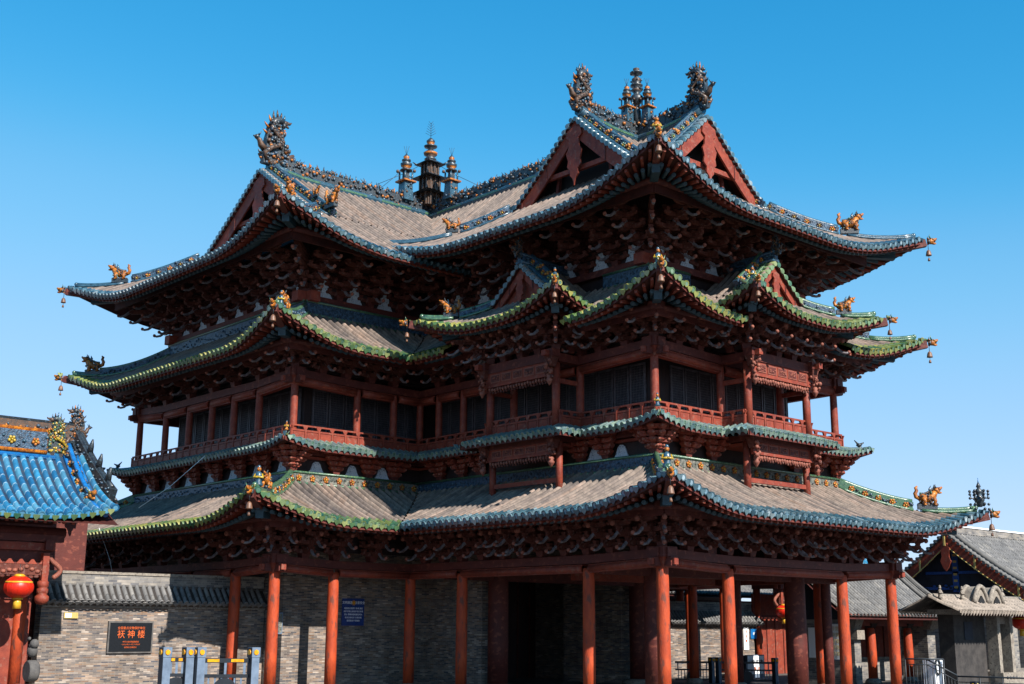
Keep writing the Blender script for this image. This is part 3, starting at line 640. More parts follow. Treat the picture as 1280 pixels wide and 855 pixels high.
for x, y in ((5.3, 4.6), (11.8, 6.2), (13.1, 2.7)): column(tower, x, y, G, 6.0, .2, 'inner_column', 'red_dk')
def beams(poly, pts_by_edge, zp, ht1, ht2, wd, raise_c, name, corner_ext=.42, only=None):
    E = edges_of(poly)
    for ei, (A, Bq, t, n, Ln, c0, c1) in enumerate(E):
        if only is not None and ei not in only: continue
        m = MB(); st = sorted(pts_by_edge.get(ei, [0, Ln]))
        def z(a): 
            k = 0
            if c0: k = max(k, 1-a/ (st[1] if st[1] > .1 else 3))
            if c1: k = max(k, 1-(Ln-a)/max(.1, Ln-st[-2]))
            return zp+raise_c*max(0, k)
        for a, b in zip(st, st[1:]):
            e0 = corner_ext if (a == st[0] and c0) else 0; e1 = corner_ext if (b == st[-1] and c1) else 0
            off = (.003 if ei % 2 else 0)
            p = A+t*(a-e0)+Z0*(z(a)-ht1/2+off); q = A+t*(b+e1)+Z0*(z(b)-ht1/2+off)
            m.beam(p, q, wd, ht1-.0, 'red_dk'); 
            r0 = .16; p = A+t*(a+r0)+Z0*(z(a)-ht1-ht2/2-.02); q = A+t*(b-r0)+Z0*(z(b)-ht1-ht2/2-.02)
            m.beam(p, q, wd*.72, ht2, 'red'); 
            m.tube([p+n*wd*.3, q+n*wd*.3], ht2*.42, 'red', 8)
        if c0 or c1:
            for cc, PQ, sg in ((c0, A, -1), (c1, Bq, 1)):
                if cc:
                    if sg < 0:
                        K = PQ+Z0*(zp+raise_c); m.box(K-Z0*(ht1/2-.02), (wd*1.75, wd*1.75, ht1+.05), 'red_dk', (t, n, Z0)); m.taper(K-Z0*(ht1+.34), (wd*.9, wd*.9), (wd*1.5, wd*1.5), .34, 'red', (t, n, Z0))
                    ctr = PQ+t*sg*.34+Z0*(zp+raise_c-ht1-.15); m.box(ctr, (.3, wd*.7, .28), 'red_dk', (t, n, Z0)); m.box(ctr+t*sg*.2, (.12, wd*.5, .2), 'red', (t, n, Z0))
                    
        m.build(name, tower)
gl = {0: [0, 3.35, 10.15, W], 7: [0, L-9.98, L-3.30, L], 6: [0, B-3.67, B], 5: [0, L+DD-26.4, L+DD-23.1, L+DD-19.1, L+DD-15.96, DD], 1: [0, 3.35, 10, L], 2: [0, 3.6, B], 3: [0, 5, 11, DD], 4: [0, 6.24, 19.7, 26.03]}
beams(PLAN, gl, 5.4, .28, .28, .4, .12, 'tie_beam')
# inner ceiling, walls of the ground floor
m = MB(); m.slab(offset(PLAN, -.25), 6.65, 6.75, 'darkwood'); m.build('ceiling_board', tower)
m = MB()
for y in (2.65, 10.9): m.beam((0, y, 5.0), (W, y, 5.0), .3, .45, 'red_dk')
for x in (2.65, W-2.65): m.beam((x, 0, 5.45), (x, 13, 5.45), .3, .4, 'red_dk')
m.beam((2.65, 6.7, 4.9), (W-2.65, 6.7, 4.9), .25, .35, 'red'); m.build('cross_beam', tower)
m = MB(); yb = L+2.05
def wallbox(x0, y0, x1, y1, z0, z1, mt='brick'): m.slab([(x0, y0), (x1, y0), (x1, y1), (x0, y1)], z0, z1, mt)
wallbox(-4.55, yb, 5.0, yb+.6, G, 6.6); wallbox(12.1, yb, 17.3, yb+.6, G, 6.6); wallbox(5.0, yb, 12.1, yb+.6, 5.0, 6.6); wallbox(4.4, yb+.6, 5.0, yb+4, G, 6.6); wallbox(12.1, yb+.6, 12.7, yb+4, G, 6.6)
wallbox(-4.55, yb+.6, -3.95, L+DD-2, G, 6.6); wallbox(-3.95, L+DD-2.6, 17.3, L+DD-2, G, 6.6); wallbox(16.7, yb+.6, 17.3, L+DD-2.6, G, 6.6)
wallbox(2.4, 11.6, 3.0, yb, G, 6.6); wallbox(W-3, 11.6, W-2.4, yb, G, 6.6)
m.build('brick_wall', tower)
m = MB(); m.box((8.55, yb+3.6, 3.2), (7.1, .1, 5.2), 'darkwood')
for k in range(-4, 5): m.box((8.55+k*.78, yb+3.53, 3.0), (.06, .05, 4.8), 'red_dk')
m.build('wooden_door', tower)

# ---- eave 1 ---------------------------------------------------------------
def eave(name, poly, o, zt, top, H, amp, Lc, fl, field, edge, w_in, wall_w, skips={}, lift_c=None, edge_w=.55, edge_by=None, raf_sp=.335, tile_sp=.335, raf=(0, 1, 5, 6, 7), drip=None):
    R_ = Ring(poly, o, top, H, amp, Lc, fl, lift_c)
    m = MB(); R_.tiles(m, tile_sp, field, edge, edge_w, r=.102, skips=skips, edge_by=edge_by, drip_mat=drip); roof = m.build(name, tower)
    m = MB(); R_.soffit(m, skips=skips); m.build('soffit_board', roof)
    for ei in raf:
        a, b = MB(), MB(); R_.rafters(ei, a, b, raf_sp, w_in, skips=skips.get(ei, ()))
        if a.f: a.build('round_rafters', roof, kind='stuff'); b.build('flying_rafters', roof, kind='stuff')
    return R_, roof
def hip(R_, roof, vi, body, cap, blossoms, relief=6, h=.38, wd=.22, beast_at=.55, beast_s=1., head=True, fig=False, tip_tube=True, orange=True, bell_s=1., w_top=None, bstep=.55):
    """corner ridge from the eave tip of vertex vi up to the roof top"""
    n = len(R_.E); ei = vi; top = R_.top if w_top is None else w_top
    def P(wv): return R_.P(ei, -wv, wv)
    N = 16; o = R_.o; ws = [o-.25+(top-(o-.25))*k/N for k in range(N+1)]
    A = R_.E[ei][0]; dg = (R_.E[ei][3]+R_.E[ei-1][3]).normalized()
    m = MB(); wb = o+(top-o)*(1-beast_at) if False else o-(o-top)*beast_at
    hi = [P(wv)+Z0*.02 for wv in ws if wv <= wb]; lo = [P(wv)+Z0*.02 for wv in ws if wv >= wb-.05]
    ridge_line(m, hi, wd, h, body, cap, relief=relief, blossoms=blossoms, step=bstep)
    if len(lo) > 1:
        for p, q in zip(lo, lo[1:]): m.beam(p+Z0*.09, q+Z0*.09, wd*.95, .17, body)
        m.tube([p+Z0*.2 for p in lo], .085, cap, 8)
        sd = dg.cross(Z0)
        for sg in (-1, 1): m.tube([p+Z0*.1+sd*sg*(wd*.5) for p in lo], .07, cap, 7)
        m.blob(lo[0]+Z0*.2, .1, cap, 7, 5)
    rid = m.build('corner_ridge', roof)
    pb = P(wb)+Z0*(.2+h*.3)
    if beast_s: beast('ridge_beast', roof, pb+dg*.3*beast_s, dg, beast_s)
    # hip rafter under the corner, its glazed head, bell
    m = MB(); pts = [P(wv) for wv in (o+.02, o-.9, o-2.0)]
    m.beam(pts[1]-Z0*.38, pts[0]-Z0*.2, .24, .3, 'red_dk'); m.beam(pts[2]-Z0*.66, pts[1]-Z0*.6+dg*.25, .28, .34, 'rafter_blue'); m.build('hip_rafter', roof)
    if head:
        m = MB(); hc = P(o+.02)-Z0*.12+dg*.22; beast_head(m, hc, dg, .72*head); m.build('dragon_head', roof)
        m = MB(); bell(m, hc-Z0*.38+dg*(-.12), bell_s); m.build('wind_bell', roof)
    if fig:
        m = MB(); figurine(m, P(o-.55)+Z0*.28, dg, fig); m.build('ridge_figurine', roof)
    return rid
H1 = lin_H(2.45, 6.62, -1.3, 8.42, .12)
R1, roof1 = eave('lower_roof', PLAN, 2.45, 0, -1.3, H1, .95, 4.6, .34, 't_grey', 't_blue', 0, 0, lift_c=[1, 1, 0, 1, 1, 1, 1, 0], edge_by={5: 't_yg', 6: 't_green', 3: 't_green'}, drip=None)
for vi, kw in {0: dict(body='carve', cap='g_green', blossoms=['g_orange'], fig=1.1, beast_s=0), 1: dict(body='g_green', cap='g_green', blossoms=['g_orange'], beast_at=.42, beast_s=1.0), 6: dict(body='g_green', cap='g_green', blossoms=['g_orange'], fig=1.1, beast_s=.75, beast_at=.38), 5: dict(body='g_green', cap='g_green', blossoms=['g_orange'])}.items():
    hip(R1, roof1, vi, **kw)
# iron-and-ceramic tree on the far right tip
m = MB(); pt = R1.P(1, -2.2, 2.2)+V(.12, -.12, .25)
m.lathe(pt, [(.1, 0), (.12, .1), (.2, .25), (.2, .35), (.08, .45), (.14, .55), (.15, .65), (.05, .75), (.1, .8), (.02, .98)], 'g_dark', 10)
for a in range(6):
    d = V(math.cos(a*1.05), math.sin(a*1.05), 0); m.tube([pt+Z0*.3, pt+d*.3+Z0*.35, pt+d*.34+Z0*.6], .025, 'g_dark', 5)
    for zz in (.35, .5, .62, .1, -.1): m.blob(pt+d*.34+Z0*zz, .06, 'g_dark', 6, 4)
m.tube([pt+Z0*.9, pt+Z0*1.15], [.03, .01], 'g_bright', 5); m.build('tip_finial', roof1)
def wall_band(poly, wv, z0, h, name, skipE=(), relief='carve', cap='g_green', bl={}, th=.14, parent=tower, only=(0, 1, 3, 5, 6, 7), gaps={}):
    for ei, (A, Bq, t, n, Ln, c0, c1) in enumerate(edges_of(offset(poly, wv))):
        if only and ei not in only: continue
        segs = gaps.get(ei, [(0, Ln)])
        for a0, a1 in segs:
            m = MB()
            p, q = A+t*a0+Z0*z0, A+t*a1+Z0*z0
            m.beam(p+Z0*h/2, q+Z0*h/2, th, h, relief if ei not in bl else bl[ei][0])
            for zz in (.04, h): m.tube([p+Z0*zz+n*th*.5, q+Z0*zz+n*th*.5], .055, cap, 6)
            k = int((a1-a0)/.16)
            for i in range(k):
                cpt = p+t*((a1-a0)*(i+.5)/k)+Z0*random.uniform(.12, h-.12)+n*(th*.5)
                m.blob(cpt, (random.uniform(.04, .08), .035, random.uniform(.03, .07)), random.choice(['carve', 'g_dark', 'g_blue', 'carve'] if ei not in bl else ['carve_grey', 'g_dark', 'carve_grey']), 5, 3)
            if ei in bl and bl[ei][1]:
                k = int((a1-a0)/.62)
                for i in range(k): flower(m, p+t*((a1-a0)*(i+.5)/k)+Z0*h*.52+n*(th*.5+.03), n, t, .14, bl[ei][1])
            m.build(name, parent)
wall_band(PLAN, -1.3, 8.36, .46, 'ridge_band', bl={0: ('carve_grey', 'g_orange'), 6: ('carve_grey', 'g_orange')})

# ---- bracket sets ---------------------------------------------------------
def arm(m, y0, y1, z, X, Y, wd=.13, h=.2, mt='bracket'):
    """arm along Y with a rounded rising nose"""
    m.prism([(y0, z), (y1-.16, z), (y1-.04, z+.06), (y1, z+.13), (y1, z+h), (y0, z+h)], wd, mt, V(0, 0, 0), Y, Z0)
def beak(m, y, z, Y, s=1., x0=V(0, 0, 0), up=.03, ln=.5, dn=.13):
    X = Y.cross(Z0)
    pts = [x0+Y*(y-.12)+Z0*(z+.22*s), x0+Y*(y+.1*ln/.5)+Z0*(z+.05), x0+Y*(y+.3*ln/.5)+Z0*(z-dn*.75), x0+Y*(y+.48*ln/.5)+Z0*(z-dn), x0+Y*(y+.58*ln/.5)+Z0*(z-dn+up)]
    rad = [.075*s, .065*s, .055*s, .052*s, .06*s]
    m.tube(pts, rad, 'beak', 6); m.blob(pts[-1]+Y*.015+Z0*.015, .075*s, 'knob', 7, 5)
def lateral(m, y, z, X, Y, half=.5, h=.16, s=1.):
    o = Y*y
    m.prism([(-half, z+.1), (-half+.1, z+.03), (-half+.24, z), (half-.24, z), (half-.1, z+.03), (half, z+.1), (half, z+h), (-half, z+h)], .12, 'bracket', o, X, Z0)
    for q in (-half+.1, 0, half-.1): m.taper(o+X*q+Z0*(z+h), (.13, .13), (.19, .19), .11, 'bracket', (X, Y, Z0))
def bracket(n, step, rise, beaks, s=1., half=.5, dirs=None, blockw=.36, fancy=False):
    m = MB(); X, Y = X0, V(0, -1, 0)      # outward = -y of the set
    m.taper((0, 0, 0), (blockw*.75, blockw*.75), (blockw, blockw), .22, 'red_dk'); 
    dirs = dirs or [(0, 1.)]
    for an, k_ in dirs:
        Yd = V(math.sin(an), -math.cos(an), 0)
        for k in range(n):
            z = .2+k*rise; y1 = (k+1)*step*k_; arm(m, -.25, y1+.1, z, X, Yd)
            if beaks[k]: beak(m, y1+.02, z+.02, Yd, s, ln=.46*s)
            m.taper(Yd*y1+Z0*(z+.2), (.13, .13), (.19, .19), .1, 'bracket')
        z = .2+n*rise; arm(m, -.25, (n)*step*k_+.32, z, X, Yd, h=.18)
        m.blob(Yd*(n*step*k_+.32)+Z0*(z+.09), (.09, .09, .1), 'knob', 7, 5)
    for k in range(n+1):
        for j in range(0, k+1):
            if j == k or j == 0:
                for an, k_ in ([(0, 1.)] if len(dirs) == 1 or abs(dirs[0][0]) < .01 else [(-math.pi/4, 1), (math.pi/4, 1)]):
                    Yd = V(math.sin(an), -math.cos(an), 0); Xd = V(math.cos(an), math.sin(an), 0)
                    zz = .22+k*rise; lateral(m, j*step, zz, Xd, Yd, half+.08*k*(j == 0), .15)
                    for sg in (-1, 1): m.blob(Yd*(j*step+.02)+Xd*sg*(half+.08*k*(j == 0))+Z0*(zz+.1), .075, 'bracket', 6, 4)
    return m
protos = {}
def proto(name, m):
    o = m.build(name, tower); protos[name] = o; o['_u'] = 0; return o
used = set()
def place(pn, loc, n, name='bracket_set', sc=None):
    src = protos[pn]; rz = math.atan2(n.y, n.x)+math.pi/2
    if pn not in used:
        used.add(pn); src.name = name; src.location = loc; src.rotation_euler = (0, 0, rz)
        if sc: src.scale = sc
        return src
    o = inst(src, tower, loc, rz, name, sc); return o
D45 = [(-math.pi/4, 1.), (math.pi/4, 1.), (0, 1.38)]
proto('b1', bracket(2, .42, .3, [1, 1], .95, .46)); proto('b1c', bracket(2, .42, .3, [1, 1], .95, .55, D45))
proto('b3', bracket(4, .44, .33, [1, 1, 0, 1], 1.05, .56)); proto('b3c', bracket(4, .44, .33, [1, 1, 1, 1], 1.05, .6, D45, .42))
FAN = [(-.62, 1.05), (0, 1.), (.62, 1.05)]
proto('b1f', bracket(2, .42, .3, [1, 1], .95, .46, FAN)); proto('b3f', bracket(4, .44, .33, [1, 1, 1, 1], 1.0, .5, FAN))
def corbel():
    m = MB(); m.taper((0, 0, 0), (.26, .26), (.36, .3), .18, 'red_dk')
    for k in range(4):
        z = .16+k*.2; hw = .3+.16*k; y = .16+.17*k
        m.prism([(-hw, z+.09), (-hw+.1, z), (hw-.1, z), (hw, z+.09), (hw, z+.16), (-hw, z+.16)], .2, 'red', V(0, -y*.6, 0), X0, Z0)
        m.prism([(-.2, z), (y, z), (y+.12, z+.08), (y+.12, z+.16), (-.2, z+.16)], .14, 'red', V(0, 0, 0), V(0, -1, 0), Z0)
        for q in (-1, -.33, .33, 1): m.taper((q*(hw-.08), -y*.6, z+.15), (.11, .11), (.16, .16), .07, 'red'); m.blob((q*(hw-.05), -y*.6-.1, z+.1), .06, 'knob', 6, 4)
    return m
proto('pz', corbel())
mm = corbel(); n0 = len(mm.v)
for an in (-math.pi/4, math.pi/4):
    q = corbel(); rot = Matrix.Rotation(an, 3, 'Z'); b = len(mm.v); mm.v += [rot @ v for v in q.v]; mm.f += [[i+b for i in f] for f in q.f]; mm.m += q.m; mm.uv += q.uv; mm.sm += q.sm
proto('pzc', mm)
def run_sets(poly, wv, z, pn, pc, spec, raise_c=0, corners=(0, 1, 5, 6), name='bracket_set', fans={}, cs=None):
    E = edges_of(offset(poly, wv))
    for ei, positions in spec.items():
        A, Bq, t, n, Ln, c0, c1 = E[ei]
        for k, a in enumerate(positions):
            o = place(fans[ei][1] if ei in fans and k in fans[ei][0] else pn, A+t*a+Z0*z, n, name, (1, 1, random.uniform(.98, 1.02)))
    for vi in corners:
        place(pc, E[vi][0]+Z0*(z+raise_c), (E[vi][3]+E[vi-1][3]).normalized(), name, cs)
def even(Ln, n, m0=1., m1=None): m1 = m0 if m1 is None else m1; return [m0+(Ln-m0-m1)*i/(n-1) for i in range(n)]
run_sets(PLAN, 0, 5.42, 'b1', 'b1c', {0: [1.25, 2.3, 3.35, 4.6, 5.8, 6.77, 7.8, 9.0, 10.15, 11.3, 12.4], 7: [.95, 2.1, 3.2, 4.4, 5.6, 6.6, 7.6, 8.8, 9.88, 11.0, 12.1], 6: [1.2, 2.58, 4.3], 5: even(DD, 8, 1.6)}, .1, fans={0: ((5,), 'b1f'), 7: ((5,), 'b1f')})
def purlins(poly, wv, z, r, only=(0, 1, 5, 6, 7), name='eave_purlin'):
    for ei, (A, Bq, t, n, Ln, c0, c1) in enumerate(edges_of(offset(poly, wv))):
        if ei not in only: continue
        m = MB(); m.tube([A-t*(.3 if c0 else -.1)+Z0*z, Bq+t*(.3 if c1 else -.1)+Z0*z], r, 'red_dk', 8); m.beam(A+Z0*(z-.22), Bq+Z0*(z-.22), .1, .2, 'red_dk'); m.build(name, tower)
purlins(PLAN, .95, 6.78, .14)
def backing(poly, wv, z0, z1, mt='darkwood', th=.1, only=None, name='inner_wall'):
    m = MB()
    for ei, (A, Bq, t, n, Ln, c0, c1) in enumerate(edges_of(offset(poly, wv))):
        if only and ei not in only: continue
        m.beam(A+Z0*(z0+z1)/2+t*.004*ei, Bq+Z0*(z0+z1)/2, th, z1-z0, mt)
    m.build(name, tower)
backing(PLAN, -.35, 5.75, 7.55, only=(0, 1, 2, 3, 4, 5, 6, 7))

# ---- platform (pingzuo) ---------------------------------------------------
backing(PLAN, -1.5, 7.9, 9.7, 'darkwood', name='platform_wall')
def panels(poly, wv, z, spec, hw, h, name='plaster_panel'):
    E = edges_of(offset(poly, wv)); pr = MB()
    pr.prism([(-hw, 0), (hw, 0), (hw*.7, h*.3), (hw*.42, h*.85), (hw*.2, h), (-hw*.2, h), (-hw*.42, h*.85), (-hw*.7, h*.3)], .05, 'plaster', V(0, 0, 0), X0, Z0)
    first = None
    for ei, ps in spec.items():
        A, Bq, t, n, Ln, c0, c1 = E[ei]
        for a in ps:
            rz = math.atan2(n.y, n.x)+math.pi/2; loc = A+t*a+Z0*z
            if first is None: first = pr.build(name, tower, loc); first.rotation_euler = (0, 0, rz)
            else: inst(first, tower, loc, rz, name, (random.uniform(.9, 1.1), 1, random.uniform(.9, 1.05)))
def mids(p, Ln): 
    q = [0]+list(p)+[Ln]; return [(a+b)/2 for a, b in zip(q, q[1:])]
P1L = DD-2.7; pz_spec = {5: even(P1L+.1, 6, 1.9, 1.9), 6: [1.7, 3.6], 7: [1.4, 3.0, 4.4, 8.6, 9.8, 11.2, 12.2][:7], 0: [1.4, 3.0, 8.2, 9.8, 4.4]}
run_sets(PLAN, -1.35, 8.84, 'pz', 'pzc', {5: pz_spec[5], 6: [2.0, 3.6, 4.9], 7: [1.5, 2.9, 4.0, 8.3, 9.6, 10.9], 0: [1.6, 3.0, 8.0, 9.4]}, name='platform_bracket', cs=(1.05, 1.05, 1))
panels(PLAN, -1.43, 8.84, {5: mids(pz_spec[5], P1L+.1), 6: [1.1, 2.8, 4.3], 7: [10.3, 11.6]}, .42, .5)
# skirt roof, following the two porches
hw = 2.15; pj = 1.25
def bump(poly_in, hw, pj):
    x0, y0 = poly_in[0]; x1 = poly_in[1][0]
    return [(x0, y0), (c-hw, y0), (c-hw, y0-pj), (c+hw, y0-pj), (c+hw, y0), (x1, y0)]+[tuple(p) for p in poly_in[2:]]+[(x0, c+hw), (x0-pj, c+hw), (x0-pj, c-hw), (x0, c-hw)]
base = offset(PLAN, -1.0)
SK = bump(base, hw, 1.0)
ER = edges_of(SK)
nS = len(SK)
lc = [0]*nS
for i, p in enumerate(SK):
    if p in [tuple(base[k]) for k in (0, 1, 4, 5, 6, 3)]: lc[i] = 1.
    elif p[1] < -.05 or p[0] < -.05: lc[i] = .25 if (p[1] < .1 and abs(p[0]-c) < 3) or (abs(p[1]-c) < 3 and p[0] < .1) else lc[i]
HS = lin_H(.62, 9.76, -.12, 10.06)
RS = Ring(SK, .62, -.12, HS, .32, 2.2, .12, lc)
m = MB(); RS.tiles(m, .28, 't_pale', 't_pale', .3, r=.085); skirt = m.build('skirt_roof', tower)
m = MB(); RS.soffit(m, .6, .1); m.build('soffit_board', skirt)
m = MB(); m.slab(offset(SK, -.12), 9.52, 9.74, 'red_dk'); m.slab(offset(SK, .1), 9.74, 9.78, 'red'); m.build('balcony_floor', tower)
m = MB(); m.slab(offset(SK, -.3), 9.38, 9.48, 'red'); m.build('platform_beam', tower)
for p in ((W-1.0, 1.0), (base[5][0], base[5][1])):
    d = V(1, -1, 0).normalized() if p[0] > 0 else V(-1, 1, 0).normalized()
    m = MB(); q = V(p[0], p[1], 0)+d*.5+Z0*10.0
    m.tube([q, q+Z0*.12+d*.05, q+Z0*.2-d*.05], [.08, .07, .04], 'g_dark', 6); m.blob(q+Z0*.22, (.12, .12, .08), 'g_dark'); m.tube([q+Z0*.22, q+Z0*.32+d*.2], [.06, .02], 'g_dark', 5); m.tube([q+Z0*.22, q+Z0*.42-d*.18], [.06, .015], 'g_dark', 5)
    m.build('ridge_bird', skirt)
m = MB(); q = V(.45, .45, 10.27); d = V(-1, -1, 0).normalized(); beast_head(m, q+d*.1-Z0*.25, d, .55, 'g_green'); figurine(m, q, d, .7, 'g_blue'); m.build('ridge_figurine', skirt)
m = MB(); q = V(base[6][0]-.45, base[6][1]-.45, 10.27); beast_head(m, q+d*.1-Z0*.25, d, .6, 'g_green'); figurine(m, q, d, .55, 'g_orange'); m.build('ridge_figurine', skirt)

# ---- railing --------------------------------------------------------------
RL = bump(offset(PLAN, -1.12), hw-.12, 1.0)
for ei, (A, Bq, t, n, Ln, c0, c1) in enumerate(edges_of(RL)):
    if not (A.x < c+4 or A.y < 4 or True): continue
    if A.y > 20 and A.x > 0: continue
    m = MB(); k = max(1, round(Ln/.62)); st = Ln/k
    m.beam(A+Z0*10.08, Bq+Z0*10.08, .04, .6, 'red')
    m.beam(A+Z0*10.62, Bq+Z0*10.62, .07, .06, 'red'); m.beam(A+Z0*10.43, Bq+Z0*10.43, .08, .07, 'red')
    for i in range(k+1):
        p = A+t*st*i; m.box(p+Z0*10.2+n*.01, (.07, .09, .62), 'red', (t, n, Z0)); m.taper(p+Z0*10.46, (.1, .07), (.22, .07), .13, 'red', (t, n, Z0))
    for i in range(k): p = A+t*st*(i+.5); m.box(p+Z0*10.16+n*.03, (st*.74, .02, .42), 'red', (t, n, Z0))
    m.build('railing', tower)
# porch struts under the skirt
def porch_frame(tt, nn, org, z0, z1):
    pass
# ---- balcony storey -------------------------------------------------------
BP = offset(PLAN, -S); bw = W-2*S
bl = {0: [0, bw/3, bw*2/3, bw], 7: [0, L+S-11.54, L+S-9.6, L+S-7.77-.8, L+S-4.93, L-S+S-0], 6: [0, B/2-.6, 3.9, B], 5: []}
zc0, zc1 = 9.9, 12.42
col_b = {}
def add_bcol(x, y, r=.15): column(tower, x, y, zc0, zc1, r, 'balcony_column', 'red', False)
ys = [14.48, 17.1, 19.1, 20.96, 22.98, 25.2, 27.8]
xs7 = [S, 4.93, 8.55, 11.6, 13.2, L+S]     # y positions on the main west face
for y in xs7: add_bcol(S, y)
for x in (S+bw/3, S+2*bw/3, S+bw): add_bcol(x, S)
for x in (-.1, -1.95): add_bcol(x, L+S)
for y in ys: add_bcol(-B+S, y)
for y in (5, 9, 12.5): add_bcol(W-S, y)
for x, y in ((W-S+3, L+S), (RX1-S, L+S), (RX1-S, L+DD-S), (4, L+DD-S), (10, L+DD-S)): add_bcol(x, y)
e7 = sorted([L+S-y for y in xs7]); e6 = [0, -1.95-(-B+S), -.1-(-B+S), B]
e5 = sorted([L+DD-S-y for y in ys]); e5[0] = 0
beams(BP, {0: [0, bw/3, 2*bw/3, bw], 7: e7, 6: e6, 5: e5}, 12.74, .3, .3, .34, .14, 'balcony_beam', .36)
# inner room with lattice doors
RM = offset(PLAN, -2.6)
m = MB(); m.slab(RM, 9.7, 14.4, 'darkwood'); m.build('balcony_room', tower)
m = MB(); m.slab(offset(PLAN, -1.4), 13.1, 13.2, 'darkwood'); m.build('ceiling_board', tower)
def door_leaf():
    m = MB(); wd, h = .74, 2.5
    for x in (-wd/2+.035, wd/2-.035): m.box((x, 0, h/2), (.07, .07, h), 'lattice')
    for z in (.04, .75, 1.0, h-.04): m.box((0, 0, z), (wd-.14, .065, .07), 'lattice')
    m.box((0, .02, .4), (wd-.14, .03, .66), 'darkwood'); m.box((0, -.005, .4), (wd-.3, .03, .45), 'lattice'); m.box((0, .03, 1.75), (wd-.14, .02, 1.5), 'screen')
    for i in range(1, 8): m.box((-wd/2+.07+(wd-.14)*i/8, 0, 1.73), (.016, .02, 1.42), 'lattice')
    for i in range(1, 15): m.box((0, .002, 1.03+1.42*i/15), (wd-.14, .016, .014), 'lattice')
    return m
dl = None
for ei, (A, Bq, t, n, Ln, c0, c1) in enumerate(edges_of(RM)):
    if ei not in (0, 5, 6, 7, 1): continue
    k = int((Ln-.3)/.8); rz = math.atan2(n.y, n.x)+math.pi/2
    for i in range(k):
        if i in (0,) and ei in (7, 0) : continue
        loc = A+t*(Ln/2+(i-(k-1)/2)*.8)+n*.06+Z0*9.95
        if dl is None: dl = door_leaf().build('lattice_door', tower, loc); dl.rotation_euler = (0, 0, rz)
        else: inst(dl, tower, loc, rz)

# ---- eave 2 with porch roofs ---------------------------------------------
H2 = lin_H(1.08, 13.5, -2.15, 15.42, .12)
sk2 = {0: [(c-3.3, c+3.3, -.6)], 7: [(L-c-3.3, L-c+3.3, -.6)]}
R2, roof2 = eave('middle_roof', PLAN, 1.08, 0, -2.15, H2, 1.05, 4.3, .34, 't_grey', 't_green', -S, 0, lift_c=[1, 1, 0, 1, 1, 1, 1, 0], skips=sk2, edge_by={5: 't_yg', 7: 't_yg', 0: 't_yg'})
for vi, kw in {0: dict(body='carve', cap='g_green', blossoms=None, fig=.95, beast_s=0), 1: dict(body='carve', cap='g_green', blossoms=None, beast_at=.42, beast_s=0.), 6: dict(body='carve', cap='g_green', blossoms=None, fig=.9, beast_s=.8, beast_at=.34), 5: dict(body='carve', cap='g_green', blossoms=None, beast_at=.3, beast_s=1.)}.items():
    hip(R2, roof2, vi, **kw)
wall_band(PLAN, -2.15, 15.38, .58, 'ridge_band', only=(1, 3, 5, 6, 7, 0), gaps={0: [(0, 2.2), (W-4.3-2.2, W-4.3)], 7: [(0, 4.), (L-2.3, L)]})
run_sets(PLAN, -S, 12.76, 'b1', 'b1c', {0: [1.2, 2.4, 8.5, 9.7], 7: [1.3, 2.6, 3.9, 9.6, 10.6, 11.9], 6: [1.2, 2.4, 3.6, 4.8], 5: e5[1:-1]+[1.1, 12.2]}, .12)
purlins(PLAN, -.35, 13.72, .13)
backing(PLAN, -1.7, 13.0, 14.5)

# ---- third storey brackets + eave 3 ---------------------------------------
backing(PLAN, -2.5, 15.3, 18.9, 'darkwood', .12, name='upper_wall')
P3 = offset(PLAN, -2.4)
for ei, (A, Bq, t, n, Ln, c0, c1) in enumerate(edges_of(P3)):
    m = MB(); m.beam(A-t*(.35 if c0 else 0)+Z0*(16.14+.003*(ei % 2)), Bq+t*(.35 if c1 else 0)+Z0*(16.14+.003*(ei % 2)), .44, .26, 'red_dk')
    if c0: m.box(A-t*.36+Z0*16.16, (.5, .46, .42), 'red', (t, n, Z0))
    if c1: m.box(Bq+t*.36+Z0*16.16, (.5, .46, .42), 'red', (t, n, Z0))
    for a in (0.3, Ln-.3): m.box(A+t*a+n*.16+Z0*15.8, (.16, .16, .5), 'red_dk', (t, n, Z0))
    m.build('plate_beam', tower)
l0 = W-4.8; s5 = even(DD-4.8, 6, 1.45); s7 = even(L, 7, 1.35, 1.6); s6 = [1.5, 3.1, 4.7]
run_sets(PLAN, -2.4, 16.28, 'b3', 'b3c', {0: even(l0, 5, 1.4), 7: s7, 6: s6, 5: s5}, .05, fans={0: ((2,), 'b3f'), 7: ((3,), 'b3f')})
panels(PLAN, -2.43, 16.28, {5: mids(s5, DD-4.8), 6: mids(s6, B)[:3], 7: mids(s7, L)[1:], 0: mids(even(l0, 5, 1.4), l0)}, .45, .75)
def prof(k0, k1, k2): return lambda d: k0-k1*d+k2*d*d
pM = prof(23.35, .963, .0304); pW = prof(23.5, .715, .0077)
MAIN = [(0, 0), (W, 0), (W, W), (0, W)]; WING = [(RX0, L), (RX1, L), (RX1, L+DD), (RX0, L+DD)]
hM = c; hW = DD/2; g = 3.0
HM = lambda wv: pM(hM+wv); HW = lambda wv: pW(hW+wv)
def big_roof(poly, o, H, name, skips={}, raf=(0, 3)):
    R_ = Ring(poly, o, -g, H, 1.28, 5.6, .38)
    m = MB(); R_.tiles(m, .335, 't_grey', 't_blue', .42, r=.102, skips=skips); roof = m.build(name, tower)
    m = MB(); R_.soffit(m, skips=skips, mt='soffit'); m.build('soffit_board', roof)
    for ei in raf:
        a, b = MB(), MB(); R_.rafters(ei, a, b, .335, -2.4, 3.2, skips=skips.get(ei, ()))
        a.build('round_rafters', roof, kind='stuff'); b.build('flying_rafters', roof, kind='stuff')
    return R_, roof
